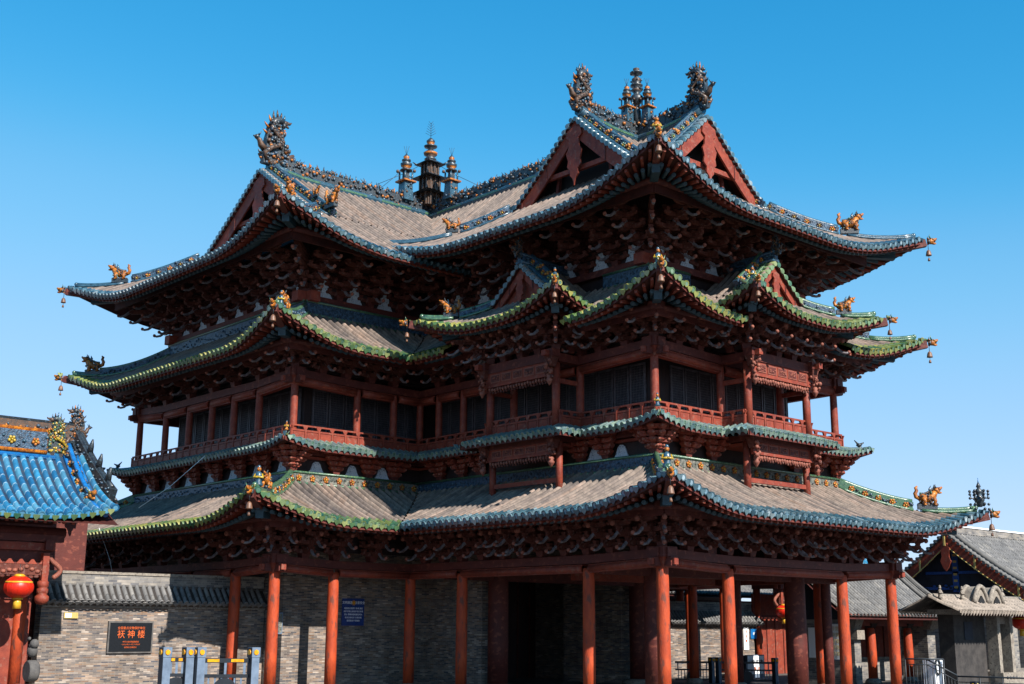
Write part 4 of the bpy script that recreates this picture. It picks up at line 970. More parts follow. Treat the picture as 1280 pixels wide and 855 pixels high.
RM3, roofM = big_roof(MAIN, 1.22, HM, 'main_upper_roof', raf=(0, 1, 3))
RW3, roofW = big_roof(WING, 1.22, HW, 'wing_upper_roof', skips={0: [(B+2.6, B+W-2.6, -2.5)]}, raf=(0, 3))
purl = [(MAIN, .0, 18.15, (0, 1, 3)), (WING, 0, 18.15, (0, 3))]
for poly, wv, z, only in purl:
    for ei, (A, Bq, t, n, Ln, c0, c1) in enumerate(edges_of(offset(poly, -.15))):
        if ei in only:
            m = MB(); m.tube([A+Z0*z, Bq+Z0*z], .15, 'red_dk', 8)
            m.beam(A+Z0*(z-.3), Bq+Z0*(z-.3), .1, .3, 'soffit'); m.build('eave_purlin', tower)
def gable_roof(name, org, R_dir, half, length0, length1, p, parent, back=None, field='t_grey'):
    """two slopes either side of a ridge; org on ridge axis, R_dir along the ridge from length0 to length1; half = reach of the slopes"""
    Rd = Vector(R_dir); m = MB(); sp = .335 if field == 't_grey' else .28
    k0 = math.ceil(length0/sp); k1 = math.floor(length1/sp); rows = [k*sp for k in range(k0, k1+1)]
    full = half
    for sg in (-1, 1):
        half = back if back and sg < 0 else full
        N = Rd.cross(Z0)*sg
        def P(a, wv): q = Vector(org)+Rd*a+N*wv; return Vector((q.x, q.y, p(wv)))
        def lim(a):
            h = half(a, sg) if callable(half) else half
            return (.02, h) if h > .2 else None
        tile_field(m, P, rows, sp, lim, field, field, 0, r=.102 if field == 't_grey' else .085, cap=False, drip=False, tdir=Rd, rowid=500*(sg+1))
        b = len(m.v)
        for a in (length0, length1):
            for k in range(7): m.v.append(P(a, half*k/6)-Z0*.14)
        for k in range(6): m.face([b+k, b+k+1, b+k+8, b+k+7], 'soffit')
    return m.build(name, parent)
# gable dressing at one end of a ridge
def gable_end(org, out, half, p, parent, ext=.0, brick=False, ridge_cap='g_blue', verge='t_blue', pend=1.3, crestpal=None, face='red', dark='black', chui=True, tie=True, inner=.7, board=.68, hipcol=None, inner_mat='black'):
    """org: ridge point in the gable plane (z ignored), out: outward unit dir; bargeboards, pendant, verge tiles, verge ridges"""
    out = Vector(out); T = Z0.cross(out); o = Vector((org[0], org[1], 0)); N = 12
    def Q(d, dz=0, oo=0): return o+T*d+out*oo+Z0*(p(abs(d))+dz)
    m = MB()
    for sg in (-1, 1):      # bargeboards
        for k in range(N):
            d0, d1 = half*k/N, half*(k+1)/N
            a, b, cc, d_ = Q(sg*d0, -.12), Q(sg*d1, -.12), Q(sg*d1, -.12-board*(1-.12*0)), Q(sg*d0, -.12-board*1.15 if k == 0 else -.12-board)
            th = .09; n = m.add([a, b, cc, d_, a+out*th, b+out*th, cc+out*th, d_+out*th])
            for f in ((0, 1, 2, 3), (7, 6, 5, 4), (0, 4, 5, 1), (3, 2, 6, 7), (0, 3, 7, 4), (1, 5, 6, 2)): m.face([n+i for i in f], face)
        for q in (.42, .8):    # iron-strapped lap joints
            d = half*q; m.box(Q(sg*d, -.12-board/2, .1), (.05, .03, board), 'red_dk', (T, out, Z0))
    gb = m.build('bargeboard', parent)
    m = MB()     # hanging-fish pendant
    s = pend; zt = p(0)-.4
    pl = [(0, 0), (.3*s, -.1*s), (.34*s, -.32*s), (.2*s, -.42*s), (.24*s, -.7*s), (.34*s, -.85*s), (.26*s, -1.1*s), (.3*s, -1.3*s), (.16*s, -1.42*s), (.18*s, -1.6*s), (.06*s, -1.72*s), (0, -1.95*s)]
    pl = pl+[(-x, z) for x, z in pl[1:-1]][::-1]
    m.prism(pl, .07, face, o+Z0*zt+out*.14, T, Z0); m.build('gable_pendant', parent)
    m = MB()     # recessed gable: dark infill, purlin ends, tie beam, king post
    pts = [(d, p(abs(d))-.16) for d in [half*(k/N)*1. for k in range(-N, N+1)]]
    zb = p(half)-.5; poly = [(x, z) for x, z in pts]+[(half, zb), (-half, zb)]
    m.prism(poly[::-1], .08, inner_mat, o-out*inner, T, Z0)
    if tie:
        zt2 = p(half*.52); m.beam(Q(-half*.55, 0, -.1)*1+Z0*(zt2-p(half*.55)-.3), Q(half*.55, 0, -.1)+Z0*(zt2-p(half*.55)-.3), .14, .2, face)
        for q in (-.6, -.35, .35, .6): m.beam(Q(half*q, -.6, -.45), o+T*half*q*1.25-out*.45+Z0*(zb+.1), .14, .14, 'red_dk', up=out)
    m.build('gable_infill', parent)
    m = MB()     # verge tiles: short barrels pointing outwards
    sp = .3; L_ = 0; d = .12; k = 0
    while d < half:
        for sg in (-1, 1):
            slope = (p(d+.05)-p(d-.05))/.1; a = Q(sg*d, .03, -.35); b = Q(sg*d, .0, .24)
            m.tube([a, b], .1, verge, 8); m.uv[-8:] = [[(k+sg*50+.5, .2)]*len(f) for f in m.f[-8:]]
            m.uv[-10:] = [[(k+sg*50+.5, .2)]*len(f) for f in m.f[-10:]]
            ms = d+sp*.45
            if ms < half: 
                q = Q(sg*ms, -.02, .22); m.prism([(-.09, .05), (0, -.13), (.09, .05)], .03, verge, q, T, Z0); 
        dz = abs((p(d+.05)-p(d-.05))/.1); d += sp/math.sqrt(1+dz*dz); k += 1
    # verge board under the tiles
    for sg in (-1, 1):
        for kk in range(N): m.beam(Q(sg*half*kk/N, -.06, -.02), Q(sg*half*(kk+1)/N, -.06, -.02), .42, .06, 'red_dk')
    m.build('verge_tiles', parent)
    m = MB()
    for sg in (-1, 1):
        pts = [Q(sg*half*kk/N, .06, -.5) for kk in range(N+1)]
        if chui: ridge_line(m, pts, .22, .38, 'carve', ridge_cap, relief=6, blossoms=['g_orange', 'g_green'], step=.4, capr=.08)
        m.tube([Q(sg*half*kk/N, .12, -.18) for kk in range(N+1)], .075, ridge_cap, 7)
        for q in (.35, .62, .9): flower(m, Q(sg*half*q, .42, -.42), out*.5+Z0*.8, T, .17)
    m.build('verge_ridge', parent)

ov = -.02
gable_roof('north_south_gable_roof', (c, 0, 0), (0, 1, 0), hM-g, g-ov, W-g+.2, pM, roofM)
gable_roof('north_south_gable_roof', (c, 0, 0), (0, 1, 0), 5.6, W-g+.3, RY, pM, roofM)
gable_roof('east_west_gable_roof', (0, c, 0), (1, 0, 0), hM-g, g-ov, W-g+ov, pM, roofM)
gable_roof('wing_gable_roof', (0, RY, 0), (1, 0, 0), hW-g, RX0+g+.1, RX1-g-.1, pW, roofW)
gable_end((c, g+.06), (0, -1, 0), hM-g+.22, pM, roofM)
gable_end((g+.06, c), (-1, 0, 0), hM-g+.22, pM, roofM)
gable_end((RX0+g+.22, RY), (-1, 0, 0), hW-g+.25, pW, roofW, pend=1.45, board=.75)
gable_end((W-g-.06, c), (1, 0, 0), hM-g+.22, pM, roofM)
# crests
def sagz(a, a0, a1, z, up=.35): 
    e = min(a-a0, a1-a)/2.2; return z+up*max(0, 1-e)**2
for nm, par, f, a0, a1, zz in (('ridge_crest', roofM, lambda a: (c, a), g+.2, RY, 23.35), ('ridge_crest', roofM, lambda a: (a, c), g+.2, W-g-.2, 23.35), ('ridge_crest', roofW, lambda a: (a, RY), RX0+g+.5, RX1-g-.5, 23.5)):
    m = MB(); n = int((a1-a0)/.9); a1b = a1+9 if nm == 'x' else a1
    pts = [V(*f(a0+(a1-a0)*i/n), sagz(a0+(a1-a0)*i/n, a0, a1+(3 if a1 == RY else 0), zz)) for i in range(n+1)]
    crest(m, pts, .4, .84); 
    for i, (p, q) in enumerate(zip(pts, pts[1:])):
        d = (q-p).normalized(); sd = d.cross(Z0)
        for sg in (-1, 1): m.beam(p+sd*sg*.2+Z0*.07, q+sd*sg*.2+Z0*.07, .1, .1, 'g_green' if i % 3 else 'g_blue')
    m.build(nm, par)
ridge_dragon('ridge_dragon', roofM, (c, g+.35, 23.7), (0, -1, 0), 1.1)
ridge_dragon('ridge_dragon', roofM, (g+.35, c, 23.7), (-1, 0, 0), 1.1)
ridge_dragon('ridge_dragon', roofW, (RX0+g+.75, RY, 23.85), (-1, 0, 0), 1.4)
ridge_dragon('ridge_dragon', roofM, (W-g-.35, c, 23.7), (1, 0, 0), 1.1)
finial('ridge_tower', roofM, (c, c, 24.05), 2.75, 2); finial('ridge_tower', roofM, (c-.5, c+.12, 24.1), 2.3, 1); finial('ridge_tower', roofM, (c+.12, c-.5, 24.1), 2.3, 1)
finial('ridge_tower', roofW, (c, RY, 24.0), 3.9, 0); finial('ridge_tower', roofW, (c-1.55, RY, 24.0), 3.3, 1); finial('ridge_tower', roofW, (c, RY-1.75, 24.0), 3.1, 1)
m = MB()
for p, q in (((c, RY, 26.6), (c+.3, RY-3.6, 24.3)), ((c, RY, 26.6), (c-3.4, RY, 24.4)), ((c-1.5, RY, 26), (c-3, RY, 24.4))): m.tube([V(*p), (V(*p)+V(*q))/2-Z0*.08, V(*q)], .012, 'iron', 4)
m.build('guy_wire', roofW)
# hips
beast('ridge_beast', roofW, V(RX0+g+.55, RY-hW+g-.35, pW(hW-g)+.42), (0, -1, 0), .95)
beast('ridge_beast', roofW, V(RX0+g+.55, RY-hW+g+.9, pW(hW-g-1.2)+.4), (0, -1, 0), .5)
for R_, rf, vi, kw in ((RM3, roofM, 0, dict(body='carve', cap='g_blue', blossoms=None, beast_s=0, fig=0)), (RM3, roofM, 1, dict(body='carve', cap='g_blue', blossoms=['g_orange', 'g_brown'], beast_at=.5)), (RM3, roofM, 3, dict(body='carve', cap='g_blue', blossoms=['g_orange', 'g_brown'], beast_at=.62, head=0, beast_s=.7)), (RM3, roofM, 2, dict(body='carve', cap='g_blue', blossoms=None)),
                       (RW3, roofW, 0, dict(body='carve', cap='g_blue', blossoms=['g_orange', 'g_brown'], beast_at=.3, beast_s=.9)), (RW3, roofW, 3, dict(body='carve', cap='g_blue', blossoms=['g_brown', 'g_orange'], beast_at=.42)), (RW3, roofW, 1, dict(body='carve', cap='g_blue', blossoms=None)), (RW3, roofW, 2, dict(body='carve', cap='g_blue', blossoms=None))):
    hip(R_, rf, vi, w_top=-g+.1, **kw)
m = MB(); q = RM3.P(0, -.95, .95)+Z0*.2; figurine(m, q, V(-1, -1, 0), 1.0, 'g_orange'); m.build('ridge_figurine', roofM)

# ---- porches ---------------------------------------------------------------
def porch(side):
    """side 0: front (faces -y), 1: west (faces -x). Local frame: T along face, N outward; origin on the face line at its middle"""
    if side == 0: T, N, O = V(1, 0, 0), V(0, -1, 0), V(c, 0, 0)
    else: T, N, O = V(0, -1, 0), V(-1, 0, 0), V(0, c, 0)
    def Q(x, y, z): return O+T*x+N*y+Z0*z
    py = -.1; hx = 1.8
    # posts standing on the lower roof
    for sx in (-1, 1):
        m = MB(); p = Q(sx*hx, py-.15, 0); m.tube([p+Z0*7.45, p+Z0*9.6], .13, 'red', 12, smooth=True)
        m.build('porch_post', tower)
        m = MB(); p = Q(sx*hx, py, 0); m.tube([p+Z0*9.9, p+Z0*12.4], .15, 'red', 14); m.build('porch_column', tower)
    m = MB(); m.beam(Q(-hx, py-.15, 8.15), Q(hx, py-.15, 8.15), .1, .16, 'red'); m.build('porch_rail', tower)
    ax = (T, N, Z0)
    def lintel(zt, yy, hgt, name):
        m = MB(); m.box(Q(0, yy, zt-hgt*.15), (hx*2+.1, .2, hgt*.3), 'red_dk', ax); m.box(Q(0, yy, zt-hgt*.5), (hx*2, .1, hgt*.4), 'red', ax)
        for i in range(5):
            x = -hx+.55+(hx*2-1.1)*i/4; m.box(Q(x, yy+.06, zt-hgt*.5), (.52, .03, hgt*.27), 'knob', ax); m.box(Q(x, yy+.07, zt-hgt*.5), (.44, .03, hgt*.2), 'red_dk', ax)
            for _ in range(6): m.blob(Q(x+random.uniform(-.18, .18), yy+.09, zt-hgt*.5+random.uniform(-.06, .06)), (.045, .03, .035), 'knob', 5, 3)
        m.box(Q(0, yy+.02, zt-hgt*.74), (hx*2, .14, hgt*.07), 'red', ax)
        k = 22
        for i in range(k):
            x = -hx+.2+(hx*2-.4)*i/(k-1); dz = .05*abs(math.sin(i*.9)); m.blob(Q(x, yy+.02, zt-hgt*.83-dz), (.085, .05, .085), 'knob', 6, 4)
            m.blob(Q(x+.04, yy+.03, zt-hgt*.93-dz), (.05, .04, .06), 'bracket', 5, 3)
        for sx in (-1, 1):
            p = Q(sx*(hx+.05), yy+.1, zt-hgt*.2)
            m.box(p+Z0*.15, (.5, .4, .28), 'red_dk', ax); m.box(p+N*.26+Z0*.12, (.22, .3, .2), 'red', ax)
            m.taper(p-Z0*.35, (.24, .2), (.42, .36), .36, 'bracket', ax)
            for j in range(16): m.blob(p+T*random.uniform(-.16, .16)+N*random.uniform(.05, .25)-Z0*random.uniform(.1, .75), random.uniform(.05, .09), random.choice(['knob', 'bracket', 'knob']), 6, 4)
            m.lathe(p+N*.1-Z0*1.05, [(.01, 0), (.05, .06), (.1, .14), (.13, .2), (.08, .27), (.11, .33), (.06, .4)], 'knob', 10)
        m.build(name, tower)
    lintel(12.78, .08, 1.15, 'carved_lintel'); lintel(9.78, .0, .95, 'carved_lintel')
    for sx in (-1, 1):
        for zz, ww, hh, mt in ((12.6, .3, .3, 'red_dk'), (11.75, .1, .16, 'red')): m = MB(); m.beam(Q(sx*hx, py, zz), Q(sx*hx, -S, zz), ww, hh, mt); m.build('porch_beam', tower)
    # roof: hipped skirt + gablet
    pts = [Q(-hx, -4.0, 0), Q(-hx, -.1, 0), Q(hx, -.1, 0), Q(hx, -4.0, 0)]
    poly = [(p.x, p.y) for p in pts]
    pp = lambda d: 16.5-.98*d+.078*d*d
    HP = lambda wv: pp(hx+wv)
    ar = sum(poly[i][0]*poly[(i+1) % 4][1]-poly[(i+1) % 4][0]*poly[i][1] for i in range(4))
    if ar < 0: poly = poly[::-1]
    # order so that edge 1 is the front
    E = edges_of(poly); fi = [i for i, e in enumerate(E) if (e[3]-N).length < .01][0]; poly = poly[fi-1:]+poly[:fi-1] if fi != 1 else poly
    E = edges_of(poly); fi = [i for i, e in enumerate(E) if (e[3]-N).length < .01][0]; bi = (fi+2) % 4
    Rp = Ring(poly, 1.98, -.75, HP, .75, 3.2, .25, [1 if i in (fi, (fi+1) % 4) else 0 for i in range(4)])
    m = MB(); use = [i for i in range(4) if i != bi]; sides = [i for i in use if i != fi]
    sk = {i: [] for i in range(4)}
    for i in sides:    # side slopes stop where they run into the middle roof
        Ln = E[i][4]; sk[i] = [(-9, 9, 9)]
    Rp.tiles(m, .31, 't_grey', 't_green' if side == 0 else 't_yg', .5, only=use); roof = m.build('porch_roof', tower)
    m = MB(); Rp.soffit(m, only=use); m.build('soffit_board', roof)
    for i in use:
        a, b = MB(), MB(); Rp.rafters(i, a, b, .3, -.1, 2.0, skips=[(3.2, 9, -9)] if i in sides and E[i][5] and (i == (fi+1) % 4) else ([(-9, E[i][4]-3.2, -9)] if i in sides else ()))
        if a.f: a.build('round_rafters', roof, kind='stuff'); b.build('flying_rafters', roof, kind='stuff')
    for vi in (fi, (fi+1) % 4):
        hip(Rp, roof, vi, 'carve', 'g_green', None, relief=2, h=.3, beast_at=.4, beast_s=(.75 if not ((side == 0 and vi == fi) or (side == 1 and vi == (fi+1) % 4)) else 0), fig=(.8 if ((side == 0 and vi == fi) or (side == 1 and vi == (fi+1) % 4)) else 0), w_top=-.7, head=.85, bell_s=.8)
    gr = gable_roof('gablet_roof', Q(0, 0, 0), -N, 1.25+0.6, -.1-.0, 2.6, pp, roof)
    gable_end((Q(0, -.1, 0).x, Q(0, -.1, 0).y), N, 1.55, pp, roof, pend=.62, ridge_cap='g_green' if side == 0 else 'g_blue', verge='t_green' if side == 0 else 't_blue', board=.36, tie=False, inner=.12, inner_mat='red')
    m = MB(); ridge_line(m, [Q(0, .1, 16.5), Q(0, -1, 16.45), Q(0, -2.4, 16.45)], .2, .36, 'carve', 'g_blue', relief=3, blossoms=None, step=.3); m.build('gablet_ridge', roof)
    ridge_dragon('ridge_dragon', roof, Q(0, .12, 16.75), N, .42)
    # brackets
    for x in (-.95, 0, .95):
        place('b1f' if x == 0 else 'b1', Q(x, py, 12.82), N, 'bracket_set')
    for sx in (-1, 1):
        place('b1c', Q(sx*hx, py, 12.86), (N+T*sx).normalized(), 'bracket_set'); place('b1', Q(sx*hx, -.75, 12.82), T*sx, 'bracket_set')
    m = MB(); m.beam(Q(-hx-.9, py+.85, 14.05), Q(hx+.9, py+.85, 14.05), .22, .26, 'red_dk'); m.beam(Q(-hx-.85, py+.9, 14.06), Q(-hx-.85, -2, 14.06), .2, .24, 'red_dk'); m.beam(Q(hx+.85, py+.9, 14.06), Q(hx+.85, -2, 14.06), .2, .24, 'red_dk')
    m.beam(Q(-hx, py-.3, 13.6), Q(hx, py-.3, 13.6), .1, 1.4, 'darkwood'); m.beam(Q(-hx, py-.2, 13.6), Q(-hx, -1.9, 13.6), .1, 1.4, 'darkwood'); m.beam(Q(hx, py-.2, 13.6), Q(hx, -1.9, 13.6), .1, 1.4, 'darkwood'); m.build('eave_purlin', roof)
porch(0); porch(1)

# ================================================================== SURROUNDINGS
m = MB(); m.slab([(-400, -400), (400, -400), (400, 500), (-400, 500)], G-.3, G, 'paving'); gnd = m.build('ground'); gnd['kind'] = 'structure'

def text(body, size, mt, parent, loc, rz, name='lettering', ext=.004, align='CENTER'):
    cu = bpy.data.curves.new(name, 'FONT'); cu.body = body; cu.size = size; cu.align_x = align; cu.align_y = 'CENTER'; cu.extrude = ext
    cu.materials.append(M_[mt]); tmp = bpy.data.objects.new(name, cu); COL.objects.link(tmp); bpy.context.view_layer.update()
    me = bpy.data.meshes.new_from_object(tmp.evaluated_get(bpy.context.evaluated_depsgraph_get())); bpy.data.objects.remove(tmp)
    o = bpy.data.objects.new(name, me); COL.objects.link(o)
    if not me.materials: me.materials.append(M_[mt])
    o.parent = parent; o.location = loc; o.rotation_euler = (math.pi/2, 0, rz); return o
# ---- courtyard walls with tiled copings ------------------------------------
def court_wall(x0, x1, y, zb, label, label_name='courtyard_wall'):
    """zb: height of the coping tiles' lower edge"""
    r = empty('courtyard_wall', (0, 0, 0), label=label, category='wall')
    m = MB(); wallbox2 = m.slab([(x0, y), (x1, y), (x1, y+.5), (x0, y+.5)], G, zb+.06, 'brick'); m.build('brick_face', r)
    m = MB(); m.box(((x0+x1)/2, y-.03, zb-.12), (x1-x0, .08, .07), 'stone'); m.box(((x0+x1)/2, y-.06, zb+.0), (x1-x0, .14, .08), 'stone'); m.build('string_course', r)
    m = MB(); P = lambda a, wv: Vector((x0+a, y+.16-wv, zb+.62-wv*1.15))
    n = int((x1-x0)/.25); tile_field(m, P, [i*.25 for i in range(n)], .25, lambda a: (0, .5), 't_plain', 't_plain', 0, r=.085, tdir=X0, drip=True); m.build('coping_tiles', r)
    m = MB(); m.box(((x0+x1)/2, y+.3, zb+.78), (x1-x0, .36, .5), 'brick_big'); m.box(((x0+x1)/2, y+.3, zb+1.06), (x1-x0+.05, .44, .09), 'stone')
    m.tube([V(x0, y+.14, zb+.62), V(x1, y+.14, zb+.62)], .05, 'greystone', 6); m.build('parapet_band', r)
    return r
court_wall(-13.4, -4.6, 16.5, 3.75, 'long grey brick wall with tiled coping left of the tower, carrying the black plaque')
court_wall(17.6, 25.2, 15.0, 3.2, 'brick wall with tiled coping seen between the columns on the right')
t = empty('inscription_plaque', (-10.1, 16.45, 2.58), label='black stone plaque with gilt characters on the sunlit brick wall', category='plaque')
m = MB(); m.box((0, 0, 0), (1.72, .07, 1.12), 'greystone'); m.box((0, -.045, 0), (1.6, .02, 1.0), 'granite_black'); m.build('slab', t)
for b_, sz, z in (('全国重点文物保护单位', .105, .31), ('祆神楼', .3, .08), ('中华人民共和国国务院', .062, -.17), ('一九九六年十一月二十日公布', .055, -.26), ('山西省人民政府立', .06, -.36)):
    text(b_ if sz != .3 else '祆 神 楼', sz, 'gilt', t, (0, -.062, z), 0)
t = empty('number_plate', (-12.35, 16.45, 3.32), label='small yellow and white plate high on the left brick wall', category='plate')
m = MB(); m.box((0, 0, 0), (.5, .03, .2), 'ochre'); m.box((-.1, -.018, 0), (.22, .01, .14), 'white'); m.build('plate_face', t)
t = empty('notice_sign', (-1.33, yb-.06, 3.55), label='blue notice sign with white writing and orange sun on the tower wall', category='sign')
m = MB(); m.box((0, 0, 0), (1.06, .04, 1.06), 'signblue'); m.build('panel', t)
m = MB(); m.lathe((0, -.03, .36), [(.07, 0), (.07, .012)], 'reflector', 16, ax=(X0, Z0, V(0, -1, 0)))
for k in range(10): a = k*.628; m.beam(V(math.cos(a)*.07, -.03, .36+math.sin(a)*.07), V(math.cos(a)*.11, -.03, .36+math.sin(a)*.11), .03, .012, 'reflector')
m.build('sun_emblem', t)
text('文明旅游', .125, 'white', t, (-.3, -.03, .36), 0); text('注意安全', .125, 'white', t, (.3, -.03, .36), 0)
for k, l in enumerate(('请游客自觉遵守 各项 规定', '爱护文物古迹保护景区环境', '禁止 攀爬刻划吸烟及明火', '听从安排有序 文明参观', '祝您旅途平安愉快')): text(l, .078, 'white', t, (0, -.03, .14-.12*k), 0)
t = empty('notice_sign', (14.6, yb-.06, 3.35), label='narrow blue sign in the shade of the middle bay', category='sign')
m = MB(); m.box((0, 0, 0), (.55, .04, 1.1), 'signblue'); m.build('panel', t); text('游', .16, 'white', t, (-.1, -.03, .38), 0); 
for k in range(4): text('安全须知', .09, 'white', t, (0, -.03, .12-.14*k), 0)
t = empty('utility_box', (-4.75, yb-.1, 3.1), label='narrow steel box beside the first wing column', category='box'); m = MB(); m.box((0, 0, 0), (.22, .14, .8), 'steel'); m.box((0, -.075, 0), (.15, .01, .7), 'carve_grey'); m.build('casing', t)
for i, (sx, sz, mt, lb, ct) in enumerate(((23.85, .0, 'white', 'white paper notice strip pasted on the right brick wall', 'notice'), (24.5, .25, 'g_bright', 'small square blue plate beside the white notice', 'plate'))):
    t = empty('paper_notice' if not i else 'blue_plate', (sx, 14.96, 2.45+sz), label=lb, category=ct); m = MB(); m.box((0, 0, 0), (.42, .02, 1.15) if not i else (.5, .03, .5), mt); m.build('sheet' if not i else 'plate_face', t)
    for k, l in enumerate('安全第一' if not i else '厕'): text(l, .16, 'gilt' if not i else 'white', t, (0, -.025, .36-.24*k if not i else 0), 0)

# ---- gatehouses ------------------------------------------------------------
def lantern(loc, s, label):
    t = empty('red_lantern', loc, label=label, category='lantern', group='red silk lanterns under the gate eaves')
    m = MB(); N = 12; prof_ = [(.45*s*max(.3, math.sqrt(max(0, 1-(z/.36)**2))), z*s) for z in [-.33+.66*k/N for k in range(N+1)]]
    m.lathe((0, 0, 0), prof_, 'silk', 24)
    for k in range(16):
        a = k*2*math.pi/16; m.tube([V(math.cos(a)*r_*1.0, math.sin(a)*r_*1.0, z) for r_, z in prof_], .005*s, 'silk', 4)
    m.lathe((0, 0, .13*s), [(.425*s, 0), (.405*s, .05*s)], 'gold', 24)
    m.build('silk_globe', t)
    m = MB(); m.lathe((0, 0, .32*s), [(.17*s, 0), (.17*s, .05*s), (.1*s, .09*s)], 'gold', 16); m.lathe((0, 0, -.38*s), [(.16*s, 0), (.16*s, .06*s)], 'gold', 16); m.build('gold_cap', t)
    m = MB(); m.lathe((0, 0, -.66*s), [(.13*s, 0), (.12*s, .2*s), (.1*s, .28*s)], 'gold', 14); m.tube([V(0, 0, .4*s), V(0, 0, .72*s)], .01, 'iron', 4); m.build('tassel', t)
def gatehouse(xe, sx, label, cap='t_bright', lan=((1.1, 1.), ), zoff=0., wdt=9.):
    """xe: x of the outer post on the side next to the tower, sx: direction in which the gate runs on"""
    r = empty('gatehouse', (0, 0, 0), label=label, category='gatehouse')
    X = V(sx, 0, 0); y0 = 13.5
    def Q(x, y, z): return V(xe+sx*x, y, z+zoff)
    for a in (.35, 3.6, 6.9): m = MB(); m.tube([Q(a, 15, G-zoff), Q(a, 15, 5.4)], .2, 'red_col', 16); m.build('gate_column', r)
    m = MB(); m.box(Q(wdt/2, 13.5, 5.72), (wdt+.5, .3, .22), 'red_dk'); m.box(Q(wdt/2, 13.5, 5.45), (wdt, .2, .24), 'red'); m.box(Q(wdt/2, 13.62, 5.15), (wdt, .1, .5), 'red_dk'); m.box(Q(.25, 14.2, 5.5), (.25, 1.9, .3), 'red_dk'); m.tube([Q(-.3, 13.5, 5.92), Q(wdt, 13.5, 5.92)], .17, 'red_dk', 10); m.build('lintel', r)
    m = MB(); m.box(Q(wdt/2, 13.42, 4.72), (wdt-.3, .1, .34), 'bracket')
    for i in range(46):
        x = .35+i*(wdt-.7)/46; m.blob(Q(x, 13.36, 4.72+random.uniform(-.1, .1)), (.1, .05, .07), 'knob', 5, 3); m.blob(Q(x, 13.42, 4.54-.06*abs(math.sin(i*.55))), (.11, .05, .07), 'bracket', 5, 3)
        if i % 2 == 0: m.taper(Q(x, 13.4, 4.88), (.32, .06), (.06, .06), .16, 'red')
    m.build('carved_frieze', r)
    m = MB(); m.box(Q(.3, 13.42, 4.75), (.2, .24, 1.0), 'red'); m.lathe(Q(.3, 13.42, 3.62), [(.02, 0), (.16, .04), (.22, .14), (.22, .26), (.14, .34), (.18, .38), (.18, .5), (.13, .53), (.18, .57), (.18, .72), (.12, .76)], 'red', 14)
    for i in range(18): a = i/17*4.2; m.blob(Q(-.05-.18*math.sin(a*1.1), 13.42, 4.5+.62*i/17), .085, 'knob', 6, 4)
    m.build('hanging_post', r)
    m = MB(); m.box(Q(wdt/2, 15.06, 2.9), (wdt, .12, 4.4), 'red')
    for i in range(12): m.box(Q(.35+i*.75, 14.98, 2.2), (.04, .05, 3.2), 'red_dk')
    m.box(Q(wdt/2, 14.97, 3.9), (wdt, .08, .16), 'red_dk'); m.build('plank_door', r)
    # roof
    half = 3.0; pg = lambda d: 8.62+zoff-1.12*d+.118*d*d; rx = sorted((xe-sx*(-.45)*-1-sx*.45, xe+sx*wdt)); rr = MB()
    e0 = -1.45
    def P(a, wv): return Vector((xe+sx*(e0+a), 15-wv, pg(abs(wv))+.42*max(0, 1-a/2.6)**2*wv/3))
    n = int((wdt+1.5)/.3); rows = [.16+i*.3 for i in range(n)]
    tile_field(rr, P, rows, .3, lambda a: (.02, half), cap, cap, .5, r=.11, tdir=X, drip_mat='t_green')
    tile_field(rr, lambda a, wv: P(a, wv) if 0 else Vector((xe+sx*(e0+a), 15+wv, pg(wv))), rows, .3, lambda a: (.02, half), cap, cap, .5, r=.095, tdir=X)
    rf = rr.build('tiled_roof', r)
    m = MB()
    for i in range(6):
        for sg in (-1, 1):
            d0, d1 = half*i/6, half*(i+1)/6; n_ = m.add([Q(e0, 15+sg*d0, pg(d0)-zoff-.16), Q(wdt, 15+sg*d0, pg(d0)-zoff-.16), Q(wdt, 15+sg*d1, pg(d1)-zoff-.16), Q(e0, 15+sg*d1, pg(d1)-zoff-.16)]); m.face([n_, n_+1, n_+2, n_+3], 'soffit')
    m.build('soffit_board', rf)
    m = MB(); a2 = MB(); k = int(wdt/.3)
    for i in range(k):
        x = .0+i*.3; m.tube([Q(x, 13.0, pg(2)-zoff-.34), Q(x, 12.5, pg(2.5)-zoff-.34)], .07, 'rafter_blue', 7); a2.beam(Q(x, 13.2, pg(1.8)-zoff-.22), Q(x, 12.12, pg(2.88)-zoff-.22), .09, .1, 'red')
    m.build('round_rafters', rf, kind='stuff'); a2.build('flying_rafters', rf, kind='stuff')
    m = MB(); ridge_line(m, [Q(.0, 15, 8.62), Q(wdt, 15, 8.62)], .24, .75, 'carve', 'g_orange', relief=4, blossoms=['g_orange', 'g_yellow'], step=.8, capr=.1)
    m.tube([Q(-.3, 14.86, 8.52), Q(wdt, 14.86, 8.52)], .09, 'g_bright', 8); m.build('main_ridge', rf)
    ridge_dragon('ridge_dragon', rf, Q(-.4, 15, 8.72), -X, .7, ['g_green', 'g_yellow', 'g_green', 'g_orange', 'g_green', 'g_yellow'], 'g_yellow')
    m = MB()
    pts = [Q(-.8+.0*i, 15-half*.93*i/8, pg(half*.93*i/8)-zoff+.05) for i in range(9)]
    ridge_line(m, pts[:7], .2, .34, 'g_dark', 'g_bright', relief=3, blossoms=['g_orange'], step=.5, capr=.09); m.tube([p+Z0*.16 for p in pts[6:]], .1, 'g_bright', 8); m.tube([p+X*-.28+Z0*.03 for p in pts], .09, 'g_bright', 8); m.build('verge_ridge', rf)
    m = MB(); beast_head(m, pts[6]+Z0*.3-Y0*.12, (0, -1, 0), .8); m.build('dragon_head', rf)
    for a, s_ in lan: pass
    return r
gatehouse(-14.35, -1, 'gatehouse with bright blue glazed roof at the left edge')
gatehouse(24.6, 1, 'red gatehouse seen through the tower columns on the right', zoff=-.3)
